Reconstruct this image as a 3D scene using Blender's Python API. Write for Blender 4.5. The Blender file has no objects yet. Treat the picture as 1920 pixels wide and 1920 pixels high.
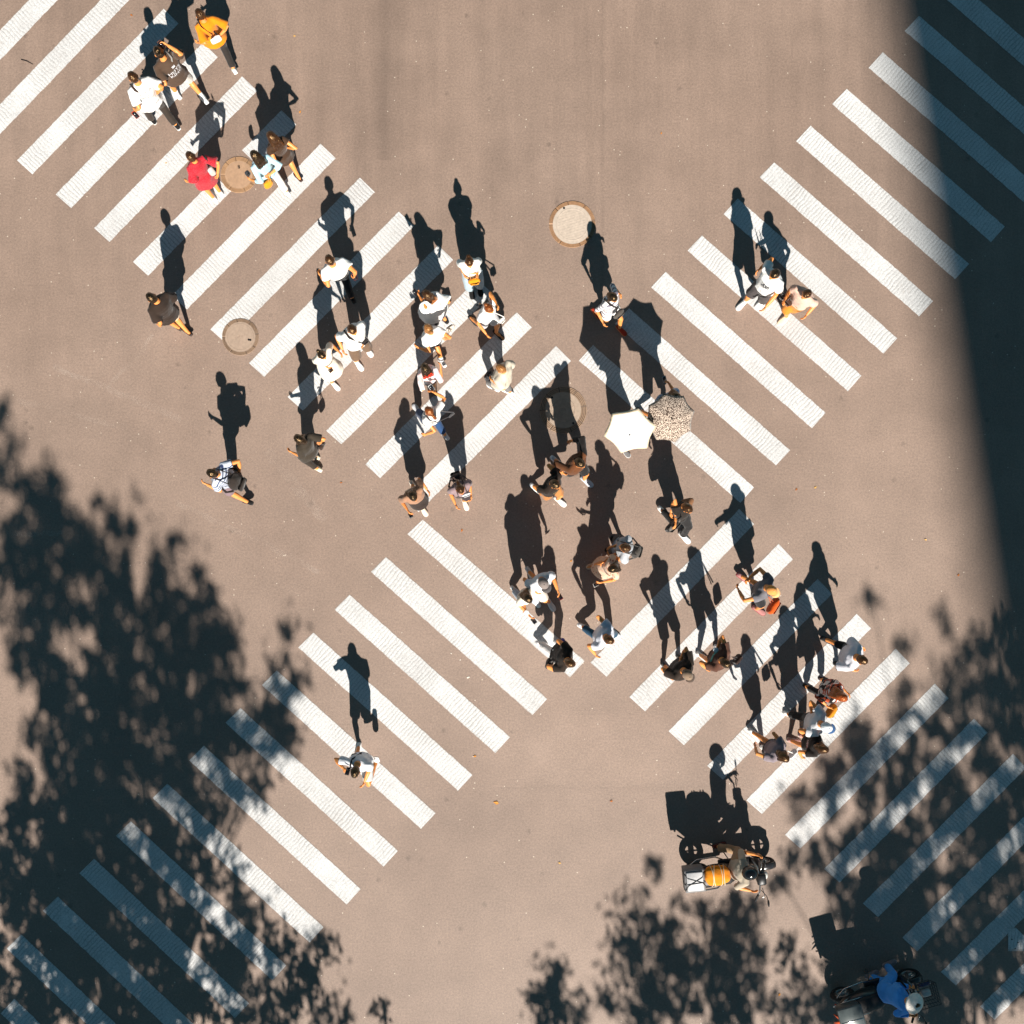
import bpy, bmesh, math, random
import numpy as np
from mathutils import Vector, Matrix, noise
from mathutils.bvhtree import BVHTree

random.seed(7)
SC = bpy.context.scene
COL = SC.collection
rad = math.radians
H = 19.2                                   # camera height in metres; the frame is 19.2 m wide on the road

# ------------------------------------------------------------------ camera, sky, sun, exposure
cam = bpy.data.cameras.new('camera')
cam.sensor_width = 36.0
cam.lens = 36.0
cam.clip_start = 0.1
cam.clip_end = 2000
camo = bpy.data.objects.new('camera', cam)
camo.location = (0, 0, H)
camo.rotation_euler = (0, 0, 0)
COL.objects.link(camo)
SC.camera = camo

SHX, SHY = -0.19, 1.156                    # shadow of a point one metre up, on the road
sun_dir = Vector((-SHX, -SHY, 1.0)).normalized()
SUN_EL = math.asin(sun_dir.z)
SUN_AZ = math.atan2(sun_dir.x, sun_dir.y)

world = bpy.data.worlds.new('World')
SC.world = world
world.use_nodes = True
wn = world.node_tree.nodes
bg = wn['Background']
sky = wn.new('ShaderNodeTexSky')
sky.sky_type = 'NISHITA'
sky.sun_disc = False
sky.sun_elevation = SUN_EL
sky.sun_rotation = SUN_AZ
sky.air_density = 0.8
sky.dust_density = 0.0
sky.ozone_density = 1.5
sky.altitude = 5000
tint = wn.new('ShaderNodeMix'); tint.data_type = 'RGBA'; tint.blend_type = 'MULTIPLY'
tint.inputs[0].default_value = 1.0
tint.inputs[7].default_value = (0.76, 1.14, 0.86, 1)      # clear greenish blue sky
world.node_tree.links.new(sky.outputs[0], tint.inputs[6])
world.node_tree.links.new(tint.outputs[2], bg.inputs[0])
bg.inputs[1].default_value = 0.054

sl = bpy.data.lights.new('sun', 'SUN')
sl.energy = 5.0
sl.angle = rad(0.5)
sl.color = (1.0, 0.945, 0.87)
slo = bpy.data.objects.new('sun', sl)
slo.rotation_euler = sun_dir.to_track_quat('Z', 'Y').to_euler()
slo.location = (0, 0, 60)
COL.objects.link(slo)

SC.view_settings.view_transform = 'Standard'
SC.view_settings.look = 'None'
SC.view_settings.exposure = 0.80
SC.view_settings.gamma = 1.0
SC.cycles.max_bounces = 6
SC.cycles.diffuse_bounces = 3

# ------------------------------------------------------------------ small helpers
def W(x, y, z=0.0):
    """pixel of the 1920 photograph at height z -> point in metres"""
    k = (1 - z / H) / 100.0
    return Vector(((x - 960) * k, (960 - y) * k, z))

def lin(c):
    return tuple(((v / 255) / 12.92 if v / 255 <= 0.04045 else (((v / 255) + 0.055) / 1.055) ** 2.4) for v in c)

def V(*a):
    return Vector(a)

def tag(o, label=None, cat=None, group=None, kind=None):
    if label: o['label'] = label
    if cat: o['category'] = cat
    if group: o['group'] = group
    if kind: o['kind'] = kind
    return o

class MB:
    def __init__(self):
        self.v, self.f, self.m = [], [], []
    def add(self, vs, fs, mi=0):
        o = len(self.v)
        self.v.extend(vs)
        for f in fs:
            self.f.append([i + o for i in f]); self.m.append(mi)
    def rings(self, cs, us, vs, a, b, n=12, cap=0.5, mi=0):
        pts, fs = [], []
        k = len(cs)
        for c, u, v, ra, rb in zip(cs, us, vs, a, b):
            for i in range(n):
                t = 2 * math.pi * i / n
                pts.append(c + u * (ra * math.cos(t)) + v * (rb * math.sin(t)))
        for j in range(k - 1):
            for i in range(n):
                i2 = (i + 1) % n
                fs.append([j * n + i, j * n + i2, (j + 1) * n + i2, (j + 1) * n + i])
        t0 = (cs[0] - cs[1]).normalized(); t1 = (cs[-1] - cs[-2]).normalized()
        pts.append(cs[0] + t0 * (min(a[0], b[0]) * cap)); pts.append(cs[-1] + t1 * (min(a[-1], b[-1]) * cap))
        p0, p1 = len(pts) - 2, len(pts) - 1
        for i in range(n):
            i2 = (i + 1) % n
            fs.append([p0, i2, i]); fs.append([p1, (k - 1) * n + i, (k - 1) * n + i2])
        self.add(pts, fs, mi)
    def limb(self, pts, r, n=10, cap=0.7, flat=1.0, up=None, mi=0):
        pts = [Vector(p) for p in pts]
        us, vs = [], []
        pu = None
        for i in range(len(pts)):
            t = (pts[min(i + 1, len(pts) - 1)] - pts[max(i - 1, 0)]).normalized()
            ref = pu if pu is not None else (up if up is not None else (V(0, 0, 1) if abs(t.z) < 0.9 else V(0, 1, 0)))
            u = (ref - t * ref.dot(t))
            u = u.normalized() if u.length > 1e-5 else t.orthogonal().normalized()
            us.append(u); vs.append(t.cross(u)); pu = u
        if isinstance(r, (int, float)): r = [r] * len(pts)
        self.rings(pts, us, vs, [x * flat for x in r], list(r), n, cap, mi)
    def ball(self, c, rx, ry, rz, R=V(1, 0, 0), F=V(0, 1, 0), U=V(0, 0, 1), nu=14, nv=9, mi=0, fn=None):
        pts, fs = [], []
        for j in range(1, nv):
            ph = math.pi * j / nv
            for i in range(nu):
                t = 2 * math.pi * i / nu
                d = V(math.sin(ph) * math.cos(t), math.sin(ph) * math.sin(t), math.cos(ph))
                k = fn(d) if fn else 1.0
                pts.append(c + (R * (d.x * rx) + F * (d.y * ry) + U * (d.z * rz)) * k)
        k = fn(V(0, 0, 1)) if fn else 1.0
        pts.append(c + U * rz * k)
        k = fn(V(0, 0, -1)) if fn else 1.0
        pts.append(c - U * rz * k)
        for j in range(nv - 2):
            for i in range(nu):
                i2 = (i + 1) % nu
                fs.append([j * nu + i, (j + 1) * nu + i, (j + 1) * nu + i2, j * nu + i2])
        a, b = len(pts) - 2, len(pts) - 1
        for i in range(nu):
            i2 = (i + 1) % nu
            fs.append([a, i, i2]); fs.append([b, (nv - 2) * nu + i2, (nv - 2) * nu + i])
        self.add(pts, fs, mi)
    def box(self, c, sx, sy, sz, R=V(1, 0, 0), F=V(0, 1, 0), U=V(0, 0, 1), bev=0.0, taper=1.0, mi=0):
        """box with chamfered edges (all corners cut by bev); taper scales the top"""
        hx, hy, hz = sx / 2, sy / 2, sz / 2
        b = min(bev, hx * 0.9, hy * 0.9, hz * 0.9)
        if b <= 0:
            lv = [(-hz, 0), (hz, 0)]
        else:
            lv = [(-hz, b), (-hz + b, 0), (hz - b, 0), (hz, b)]
        pts, fs = [], []
        n = 8 if b > 0 else 4
        for z, ins in lv:
            k = 1 + (taper - 1) * (z + hz) / (2 * hz)
            x, y = (hx * k - ins), (hy * k - ins)
            if b > 0:
                q = [(x - b, -y), (x, -y + b), (x, y - b), (x - b, y), (-x + b, y), (-x, y - b), (-x, -y + b), (-x + b, -y)]
            else:
                q = [(x, -y), (x, y), (-x, y), (-x, -y)]
            for px_, py_ in q:
                pts.append(c + R * px_ + F * py_ + U * z)
        L = len(lv)
        for j in range(L - 1):
            for i in range(n):
                i2 = (i + 1) % n
                fs.append([j * n + i, j * n + i2, (j + 1) * n + i2, (j + 1) * n + i])
        fs.append(list(range(n))[::-1]); fs.append([(L - 1) * n + i for i in range(n)])
        self.add(pts, fs, mi)
    def torus(self, c, r, t, axis, n=28, m=10, flat=1.0, mi=0):
        axis = axis.normalized()
        e1 = axis.orthogonal().normalized(); e2 = axis.cross(e1)
        pts, fs = [], []
        for i in range(n):
            a = 2 * math.pi * i / n
            d = e1 * math.cos(a) + e2 * math.sin(a)
            for j in range(m):
                q = 2 * math.pi * j / m
                pts.append(c + d * (r + t * math.cos(q)) + axis * (t * flat * math.sin(q)))
        for i in range(n):
            for j in range(m):
                i2, j2 = (i + 1) % n, (j + 1) % m
                fs.append([i * m + j, i2 * m + j, i2 * m + j2, i * m + j2])
        self.add(pts, fs, mi)
    def disc(self, c, r, t, axis, n=28, mi=0):
        axis = axis.normalized()
        e1 = axis.orthogonal().normalized(); e2 = axis.cross(e1)
        self.rings([c - axis * t / 2, c + axis * t / 2], [e1, e1], [e2, e2], [r, r], [r, r], n, 0.0, mi)
    def mesh(self, name, origin):
        me = bpy.data.meshes.new(name)
        me.from_pydata([tuple(p - origin) for p in self.v], [], self.f)
        me.polygons.foreach_set('material_index', self.m)
        me.update()
        bm = bmesh.new(); bm.from_mesh(me)
        bmesh.ops.recalc_face_normals(bm, faces=bm.faces)
        bm.to_mesh(me); bm.free()
        return me
    def build(self, name, mats, parent=None, origin=None, smooth=True):
        """one mesh object; children keep the world position of their points"""
        org = origin if origin is not None else (worldloc(parent) if parent is not None else V(0, 0, 0))
        me = self.mesh(name, org)
        if not isinstance(mats, (list, tuple)): mats = [mats]
        for m in mats: me.materials.append(m)
        me.polygons.foreach_set('use_smooth', [smooth] * len(me.polygons))
        o = bpy.data.objects.new(name, me)
        if parent is not None:
            o.parent = parent
            o.location = org - worldloc(parent)
        else:
            o.location = org
        COL.objects.link(o)
        return o

def worldloc(o):
    p = V(0, 0, 0)
    while o is not None:
        p = p + o.location; o = o.parent
    return p

def empty(name, loc, label=None, cat=None, group=None, kind=None):
    o = bpy.data.objects.new(name, None)
    o.location = loc; o.empty_display_size = 0.1
    COL.objects.link(o)
    return tag(o, label, cat, group, kind)

BAKE = []
def soft(o, voxel, it=4, post=None):
    """melt the overlapping pieces of o into one continuous skin (done in one go at the end)"""
    m = o.modifiers.new('r', 'REMESH'); m.mode = 'VOXEL'; m.voxel_size = voxel; m.use_smooth_shade = True
    if it:
        s = o.modifiers.new('s', 'SMOOTH'); s.factor = 0.5; s.iterations = it
    BAKE.append((o, post or []))
    return o

# ------------------------------------------------------------------ materials
MATS = {}
def nodes(name):
    m = bpy.data.materials.new(name); m.use_nodes = True
    nt = m.node_tree
    b = nt.nodes['Principled BSDF']
    return m, nt, b, nt.nodes.new, nt.links.new

def ramp(nt, src, p0, c0, p1, c1):
    r = nt.nodes.new('ShaderNodeValToRGB')
    r.color_ramp.elements[0].position = p0; r.color_ramp.elements[0].color = (*c0, 1) if len(c0) == 3 else c0
    r.color_ramp.elements[1].position = p1; r.color_ramp.elements[1].color = (*c1, 1) if len(c1) == 3 else c1
    nt.links.new(src, r.inputs[0])
    return r.outputs[0]

def g3(v): return (v, v, v)

def tex(nt, kind, scale, detail=3.0, vec=None, rough=0.5):
    n = nt.nodes.new('ShaderNodeTexNoise' if kind == 'n' else 'ShaderNodeTexVoronoi')
    n.inputs['Scale'].default_value = scale
    if kind == 'n':
        n.inputs['Detail'].default_value = detail
        n.inputs['Roughness'].default_value = rough
    if vec is not None: nt.links.new(vec, n.inputs['Vector'])
    return n

def mul(nt, a, b, fac=1.0, blend='MULTIPLY'):
    n = nt.nodes.new('ShaderNodeMix'); n.data_type = 'RGBA'; n.blend_type = blend
    n.inputs[0].default_value = fac
    for s, x in ((6, a), (7, b)):
        if isinstance(x, tuple): n.inputs[s].default_value = (*x, 1)
        else: nt.links.new(x, n.inputs[s])
    return n.outputs[2]

def mixf(nt, fac, a, b):
    n = nt.nodes.new('ShaderNodeMix'); n.data_type = 'RGBA'
    nt.links.new(fac, n.inputs[0])
    for s, x in ((6, a), (7, b)):
        if isinstance(x, tuple): n.inputs[s].default_value = (*x, 1)
        else: nt.links.new(x, n.inputs[s])
    return n.outputs[2]

def math_(nt, op, a, b=None, c=None):
    n = nt.nodes.new('ShaderNodeMath'); n.operation = op
    for i, x in enumerate((a, b, c)):
        if x is None: continue
        if isinstance(x, (int, float)): n.inputs[i].default_value = x
        else: nt.links.new(x, n.inputs[i])
    return n.outputs[0]

def coords(nt, rot=(0, 0, 0), scale=(1, 1, 1)):
    tc = nt.nodes.new('ShaderNodeTexCoord')
    mp = nt.nodes.new('ShaderNodeMapping')
    mp.inputs['Rotation'].default_value = rot; mp.inputs['Scale'].default_value = scale
    nt.links.new(tc.outputs['Object'], mp.inputs['Vector'])
    return mp.outputs[0]

def bump(nt, b, src, strength=0.3, dist=0.01):
    n = nt.nodes.new('ShaderNodeBump')
    n.inputs['Strength'].default_value = strength; n.inputs['Distance'].default_value = dist
    nt.links.new(src, n.inputs['Height']); nt.links.new(n.outputs[0], b.inputs['Normal'])

def plain(c, rough=0.5, metal=0.0, spec=0.5):
    key = ('plain', c, rough, metal, spec)
    if key in MATS: return MATS[key]
    m, nt, b, N, L = nodes('surface')
    v = coords(nt)
    n = tex(nt, 'n', 18, 3, v)
    L(mul(nt, tuple(lin(c)), ramp(nt, n.outputs[0], 0.3, g3(0.8), 0.7, g3(1.0))), b.inputs['Base Color'])
    b.inputs['Roughness'].default_value = rough; b.inputs['Metallic'].default_value = metal
    b.inputs['Specular IOR Level'].default_value = spec
    MATS[key] = m
    return m

def cloth(c):
    l = lin(c); lum = .2126 * l[0] + .7152 * l[1] + .0722 * l[2]
    k = 0.60 + 0.40 * min(1.0, lum / 0.6)
    return tuple(v * k for v in l)

def fabric(c, pat=None, c2=(20, 20, 20), c3=(200, 80, 30), scale=1.0):
    key = ('fab', c, pat, c2, c3, scale)
    if key in MATS: return MATS[key]
    m, nt, b, N, L = nodes('fabric')
    v = coords(nt)
    base = cloth(c)
    n1 = tex(nt, 'n', 9, 4, v)
    n2 = tex(nt, 'n', 160, 2, v)
    col = mul(nt, base, ramp(nt, n1.outputs[0], 0.3, g3(0.86), 0.7, g3(1.04)))
    if pat == 'stripes':
        sx = N('ShaderNodeSeparateXYZ'); L(v, sx.inputs[0])
        w = math_(nt, 'FRACT', math_(nt, 'MULTIPLY', sx.outputs[2], 18 * scale))
        f = math_(nt, 'GREATER_THAN', w, 0.6)
        col = mixf(nt, f, col, cloth(c2))
    elif pat == 'dots':
        vo = tex(nt, 'v', 38 * scale, vec=v)
        f = math_(nt, 'LESS_THAN', vo.outputs['Distance'], 0.28)
        col = mixf(nt, f, col, cloth(c2))
    elif pat == 'leopard':
        vo = tex(nt, 'v', 31 * scale, vec=v)
        vo.inputs['Randomness'].default_value = 0.8
        nn = tex(nt, 'n', 50, 2, v)
        d = math_(nt, 'ADD', vo.outputs['Distance'], math_(nt, 'MULTIPLY', nn.outputs[0], 0.25))
        f = math_(nt, 'GREATER_THAN', d, 0.60)
        col = mixf(nt, f, cloth(c), cloth(c2))
    elif pat == 'patches':
        vo = tex(nt, 'v', 13 * scale, vec=v)
        sc = N('ShaderNodeSeparateColor'); L(vo.outputs['Color'], sc.inputs[0])
        f1 = math_(nt, 'GREATER_THAN', sc.outputs[0], 0.55)
        f2 = math_(nt, 'GREATER_THAN', sc.outputs[1], 0.70)
        col = mixf(nt, f1, col, cloth(c2))
        col = mixf(nt, f2, col, cloth(c3))
    elif pat == 'flowers':
        vo = tex(nt, 'v', 16 * scale, vec=v)
        f = math_(nt, 'LESS_THAN', vo.outputs['Distance'], 0.26)
        col = mixf(nt, f, col, cloth(c2))
    L(col, b.inputs['Base Color'])
    b.inputs['Roughness'].default_value = 0.85
    b.inputs['Specular IOR Level'].default_value = 0.25
    b.inputs['Sheen Weight'].default_value = 0.15
    h = math_(nt, 'ADD', n1.outputs[0], math_(nt, 'MULTIPLY', n2.outputs[0], 0.15))
    bump(nt, b, h, 0.5, 0.03)
    MATS[key] = m
    return m

def skin(c):
    key = ('skin', c)
    if key in MATS: return MATS[key]
    m, nt, b, N, L = nodes('skin')
    v = coords(nt)
    n = tex(nt, 'n', 14, 4, v)
    L(mul(nt, tuple(lin(c)), ramp(nt, n.outputs[0], 0.3, (0.92, 0.86, 0.82), 0.7, g3(1.03))), b.inputs['Base Color'])
    b.inputs['Roughness'].default_value = 0.45
    b.inputs['Specular IOR Level'].default_value = 0.4
    MATS[key] = m
    return m

def hairmat(c, tip=None):
    key = ('hair', c, tip)
    if key in MATS: return MATS[key]
    m, nt, b, N, L = nodes('hair')
    v = coords(nt, scale=(90, 90, 12))
    n = tex(nt, 'n', 1.0, 5, v)
    base = mul(nt, tuple(lin(c)), ramp(nt, n.outputs[0], 0.35, g3(0.45), 0.65, g3(1.5)))
    L(base, b.inputs['Base Color'])
    b.inputs['Roughness'].default_value = 0.30
    b.inputs['Specular IOR Level'].default_value = 0.9
    b.inputs['Specular Tint'].default_value = (1.0, 0.66, 0.34, 1)
    bump(nt, b, n.outputs[0], 0.5, 0.012)
    MATS[key] = m
    return m

# road: warm grey asphalt with grain, patches, stains, wear and scratched flecks
def road_material():
    m, nt, b, N, L = nodes('asphalt')
    v = coords(nt)
    big = tex(nt, 'n', 0.22, 4, v)
    mid = tex(nt, 'n', 1.3, 5, v, 0.6)
    fine = tex(nt, 'n', 26, 4, v, 0.75)
    grain = tex(nt, 'n', 75, 3, v, 0.8)
    col = mixf(nt, ramp(nt, big.outputs[0], 0.35, g3(0), 0.65, g3(1)), ROADC0, ROADC1)
    col = mul(nt, col, ramp(nt, mid.outputs[0], 0.25, g3(0.86), 0.75, g3(1.08)))
    col = mul(nt, col, ramp(nt, fine.outputs[0], 0.25, g3(0.72), 0.75, g3(1.26)))
    col = mul(nt, col, ramp(nt, grain.outputs[0], 0.25, g3(0.72), 0.75, g3(1.26)))
    sx = N('ShaderNodeSeparateXYZ'); L(v, sx.inputs[0])
    X, Y = sx.outputs[0], sx.outputs[1]
    # tyre lanes and oil drip lines running down the picture, strongest at the top of it
    st = tex(nt, 'n', 1.0, 4, coords(nt, scale=(3.2, 0.25, 1)), 0.6)
    up = ramp(nt, math_(nt, 'MULTIPLY_ADD', Y, 0.09, 0.3), 0.1, g3(0), 1.0, g3(0.9))
    lane = mixf(nt, up, (1, 1, 1), ramp(nt, st.outputs[0], 0.32, g3(0.87), 0.66, g3(1.04)))
    col = mul(nt, col, lane)
    def line(coord, pos, w, dark, lo=None):
        d = math_(nt, 'ABSOLUTE', math_(nt, 'SUBTRACT', math_(nt, 'ADD', coord, math_(nt, 'MULTIPLY', mid.outputs[0], 0.12)), pos + 0.06))
        return ramp(nt, d, 0.0, g3(dark), w, g3(1))
    l1 = line(X, 1.70, 0.06, 0.88)
    l1 = mixf(nt, math_(nt, 'GREATER_THAN', Y, 3.4), (1, 1, 1), l1)
    col = mul(nt, col, l1)
    l2 = line(Y, -5.17, 0.12, 0.93)
    f2 = math_(nt, 'MULTIPLY', math_(nt, 'GREATER_THAN', X, -0.2), math_(nt, 'LESS_THAN', X, 4.2))
    col = mul(nt, col, mixf(nt, f2, (1, 1, 1), l2))
    l3 = line(X, -2.38, 0.30, 0.84)
    l3 = mixf(nt, math_(nt, 'GREATER_THAN', Y, 6.6), (1, 1, 1), l3)
    col = mul(nt, col, l3)
    # broad worn and dirty patches
    warp = math_(nt, 'MULTIPLY_ADD', big.outputs[0], 3.0, -1.5)
    for (px_, py_, rx_, ry_, k_) in ((1.2, -4.5, 2.2, .9, 1.09), (-4.3, .8, 1.6, 1.1, .93), (6.6, 2.2, 1.4, 2.6, 1.05), (-2.6, 7.6, .8, 2.6, .90), (.4, 6.6, 1.3, 3.2, .94), (3.6, 7.6, 1.2, 2.6, 1.06), (-8.2, 1.6, 1.7, .9, .93), (2.6, -8.2, 2.4, 1.4, 1.05), (-1.0, -6.6, 1.2, 1.8, .95), (4.4, .2, 1.2, .8, .95)):
        ux = math_(nt, 'DIVIDE', math_(nt, 'SUBTRACT', math_(nt, 'ADD', X, warp), px_), rx_)
        uy = math_(nt, 'DIVIDE', math_(nt, 'SUBTRACT', math_(nt, 'ADD', Y, math_(nt, 'MULTIPLY', warp, .6)), py_), ry_)
        d2 = math_(nt, 'ADD', math_(nt, 'MULTIPLY', ux, ux), math_(nt, 'MULTIPLY', uy, uy))
        col = mul(nt, col, ramp(nt, d2, 0.0, g3(k_), 1.3, g3(1)))
    # small dark oil spots
    vo = tex(nt, 'v', 1.6, vec=v)
    spot = math_(nt, 'ADD', vo.outputs['Distance'], math_(nt, 'MULTIPLY', fine.outputs[0], 0.10))
    col = mul(nt, col, ramp(nt, spot, 0.07, g3(0.72), 0.15, g3(1)))
    vo2 = tex(nt, 'v', 9, vec=v)
    col = mul(nt, col, ramp(nt, vo2.outputs['Distance'], 0.05, g3(0.72), 0.10, g3(1)))
    # pale chips of stone
    vo3 = tex(nt, 'v', 7.3, vec=v)
    sc = N('ShaderNodeSeparateColor'); L(vo3.outputs['Color'], sc.inputs[0])
    chip = math_(nt, 'MULTIPLY', math_(nt, 'LESS_THAN', vo3.outputs['Distance'], 0.075), math_(nt, 'GREATER_THAN', sc.outputs[0], 0.72))
    col = mixf(nt, math_(nt, 'MULTIPLY', chip, 0.75), col, (0.72, 0.62, 0.50))
    # two old scrape trails of pale flecks
    def trail(x0, y0, x1, y1, w):
        dx, dy = x1 - x0, y1 - y0
        ln = math.hypot(dx, dy); tx, ty = dx / ln, dy / ln
        along = math_(nt, 'ADD', math_(nt, 'MULTIPLY', math_(nt, 'SUBTRACT', X, x0), tx), math_(nt, 'MULTIPLY', math_(nt, 'SUBTRACT', Y, y0), ty))
        across = math_(nt, 'ADD', math_(nt, 'MULTIPLY', math_(nt, 'SUBTRACT', X, x0), -ty), math_(nt, 'MULTIPLY', math_(nt, 'SUBTRACT', Y, y0), tx))
        a = math_(nt, 'MULTIPLY', math_(nt, 'GREATER_THAN', along, 0), math_(nt, 'LESS_THAN', along, ln))
        c = math_(nt, 'LESS_THAN', math_(nt, 'ABSOLUTE', math_(nt, 'ADD', across, math_(nt, 'MULTIPLY_ADD', mid.outputs[0], 0.3, -0.15))), w)
        return math_(nt, 'MULTIPLY', a, c)
    fl = math_(nt, 'GREATER_THAN', math_(nt, 'ADD', grain.outputs[0], math_(nt, 'MULTIPLY', mid.outputs[0], 0.3)), 0.755)
    for t in ((-8.6, 2.75, -6.2, 1.75, 0.06), (-9.3, 2.1, -7.2, 1.55, 0.05), (-4.6, 1.15, -3.5, -0.15, 0.10), (-6.3, 0.2, -3.6, -1.1, 0.05),
              (-6.7, 3.3, -7.6, 2.3, 0.04), (-9.5, -0.38, -8.4, -0.36, 0.04)):
        col = mixf(nt, math_(nt, 'MULTIPLY', math_(nt, 'MULTIPLY', trail(*t), fl), 0.38), col, (0.66, 0.60, 0.53))
    L(col, b.inputs['Base Color'])
    b.inputs['Roughness'].default_value = 0.62
    b.inputs['Specular IOR Level'].default_value = 0.6
    h = math_(nt, 'ADD', fine.outputs[0], grain.outputs[0])
    bump(nt, b, h, 0.35, 0.012)
    return m
ROADC0 = (0.250, 0.174, 0.133)
ROADC1 = (0.292, 0.207, 0.160)

def paint_material():
    m, nt, b, N, L = nodes('road_paint')
    v0 = coords(nt)
    oi = N('ShaderNodeObjectInfo')
    av = N('ShaderNodeVectorMath'); av.operation = 'ADD'
    cx = N('ShaderNodeCombineXYZ')
    for k in range(3): L(math_(nt, 'MULTIPLY', oi.outputs['Random'], (57.0, 31.0, 13.0)[k]), cx.inputs[k])
    L(v0, av.inputs[0]); L(cx.outputs[0], av.inputs[1])
    v = av.outputs[0]
    sx = N('ShaderNodeSeparateXYZ'); L(v, sx.inputs[0])
    wob = tex(nt, 'n', 4, 3, v)
    rx = math_(nt, 'ADD', math_(nt, 'MULTIPLY', sx.outputs[0], 15.0), math_(nt, 'MULTIPLY', wob.outputs[0], 1.5))
    wv = math_(nt, 'ABSOLUTE', math_(nt, 'SUBTRACT', math_(nt, 'FRACT', rx), 0.5))      # ribs across the stripe
    grain = tex(nt, 'n', 42, 4, v, 0.85)
    pat = tex(nt, 'n', 1.6, 4, v)
    amp = ramp(nt, pat.outputs[0], 0.35, g3(0.2), 0.62, g3(1.0))
    old = tex(nt, 'n', 0.9, 5, v, 0.65)
    col = mixf(nt, ramp(nt, old.outputs[0], 0.32, g3(0), 0.68, g3(1)), (0.535, 0.525, 0.515), (0.65, 0.642, 0.632))
    col = mul(nt, col, ramp(nt, grain.outputs[0], 0.30, g3(0.58), 0.55, g3(1.08)))
    groove = math_(nt, 'MULTIPLY', ramp(nt, wv, 0.06, g3(1), 0.20, g3(0)), amp)
    col = mul(nt, col, mixf(nt, groove, (1, 1, 1), (0.72, 0.705, 0.69)))
    spots = tex(nt, 'n', 11, 5, v, 0.7)
    worn = math_(nt, 'GREATER_THAN', math_(nt, 'ADD', math_(nt, 'ADD', spots.outputs[0], math_(nt, 'MULTIPLY', grain.outputs[0], 0.5)), math_(nt, 'MULTIPLY', old.outputs[0], -0.35)), 0.76)
    col = mixf(nt, math_(nt, 'MULTIPLY', worn, 0.45), col, (0.36, 0.30, 0.25))
    # grime along the edges of the strip
    sl_ = N('ShaderNodeSeparateXYZ'); L(v0, sl_.inputs[0])
    edge = math_(nt, 'ADD', math_(nt, 'ABSOLUTE', sl_.outputs[1]), math_(nt, 'MULTIPLY', grain.outputs[0], 0.06))
    chipped = math_(nt, 'MULTIPLY', math_(nt, 'GREATER_THAN', edge, 0.224), 0.5)
    col = mixf(nt, chipped, col, (0.36, 0.30, 0.25))
    L(col, b.inputs['Base Color'])
    b.inputs['Roughness'].default_value = 0.8
    b.inputs['Specular IOR Level'].default_value = 0.3
    h = math_(nt, 'ADD', math_(nt, 'MULTIPLY', math_(nt, 'MULTIPLY', wv, amp), 1.6), grain.outputs[0])
    bump(nt, b, h, 0.40, 0.012)
    return m

# ------------------------------------------------------------------ the road
def sheet(name, x0, y0, x1, y1, z, mat, nx=1, ny=1):
    mb = MB()
    mb.add([V(x0, y0, z), V(x1, y0, z), V(x1, y1, z), V(x0, y1, z)], [[0, 1, 2, 3]])
    return mb.build(name, mat, smooth=False)
road = tag(sheet('road', -160, -160, 160, 160, 0.0, road_material()), kind='structure')
PAINT = paint_material()

def lerp(a, b, t): return (a[0] + b[0] * t, a[1] + b[1] * t)

def stripe(parent, q, seed):
    """q: four ground pixels, two at each short end; local x runs along the stripe"""
    p = [W(*c) for c in q]
    a, b = (p[0] + p[1]) / 2, (p[2] + p[3]) / 2
    c = (a + b) / 2
    ang = math.atan2(b.y - a.y, b.x - a.x)
    me_v, n = [], max(6, int((b - a).length / 0.06))
    rnd = random.Random(seed)
    j = lambda: rnd.uniform(-0.006, 0.006)
    side0 = [p[0].lerp(p[2], i / n) for i in range(n + 1)]
    side1 = [p[1].lerp(p[3], i / n) for i in range(n + 1)]
    inv = Matrix.Rotation(-ang, 3, 'Z')
    vs, fs = [], []
    for s0, s1 in zip(side0, side1):
        for s in (s0, s1):
            l = inv @ (s - c); vs.append((l.x + j(), l.y + j(), 0))
    for i in range(n):
        fs.append([2 * i, 2 * i + 2, 2 * i + 3, 2 * i + 1])
    me = bpy.data.meshes.new('stripe'); me.from_pydata(vs, [], fs)
    bm = bmesh.new(); bm.from_mesh(me); bmesh.ops.recalc_face_normals(bm, faces=bm.faces)
    if bm.faces[0].normal.z < 0: bmesh.ops.reverse_faces(bm, faces=bm.faces)
    bm.to_mesh(me); bm.free()
    me.materials.append(PAINT)
    o = bpy.data.objects.new('stripe', me)
    o.parent = parent
    o.location = c + V(0, 0, 0.004); o.rotation_euler = (0, 0, ang)
    COL.objects.link(o)

sd = 0
cw = empty('crosswalk', V(0, 0, 0), kind='structure')
for k in range(-5, 11):
    a1, a2 = lerp((32, 301), (72.5, 63.3), k), lerp((61, 327), (72.4, 63.3), k)
    b1, b2 = lerp((307, 17), (73.5, 63.2), k), lerp((335, 44), (73.6, 63.3), k)
    sd += 1
    if k == 3:                                   # broken by the manhole
        t = lambda u, w, f: (u[0] + (w[0] - u[0]) * f, u[1] + (w[1] - u[1]) * f)
        stripe(cw, (a1, a2, t(a1, b1, 0.56), t(a2, b2, 0.56)), sd)
        stripe(cw, (t(a1, b1, 0.735), t(a2, b2, 0.735), b1, b2), sd + 500)
    else:
        stripe(cw, (a1, a2, b1, b2), sd)
cw = empty('crosswalk', V(0, 0, 0), kind='structure')
for k in range(0, 13):
    a1, a2 = lerp((1112, 647), (67.9, -68.6), k), lerp((1085, 676), (67.9, -68.6), k)
    b1, b2 = lerp((1414, 914), (67.1, -69.9), k), lerp((1388, 943), (67.1, -69.9), k)
    sd += 1; stripe(cw, (a1, a2, b1, b2), sd)
cw = empty('crosswalk', V(0, 0, 0), kind='structure')
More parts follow.
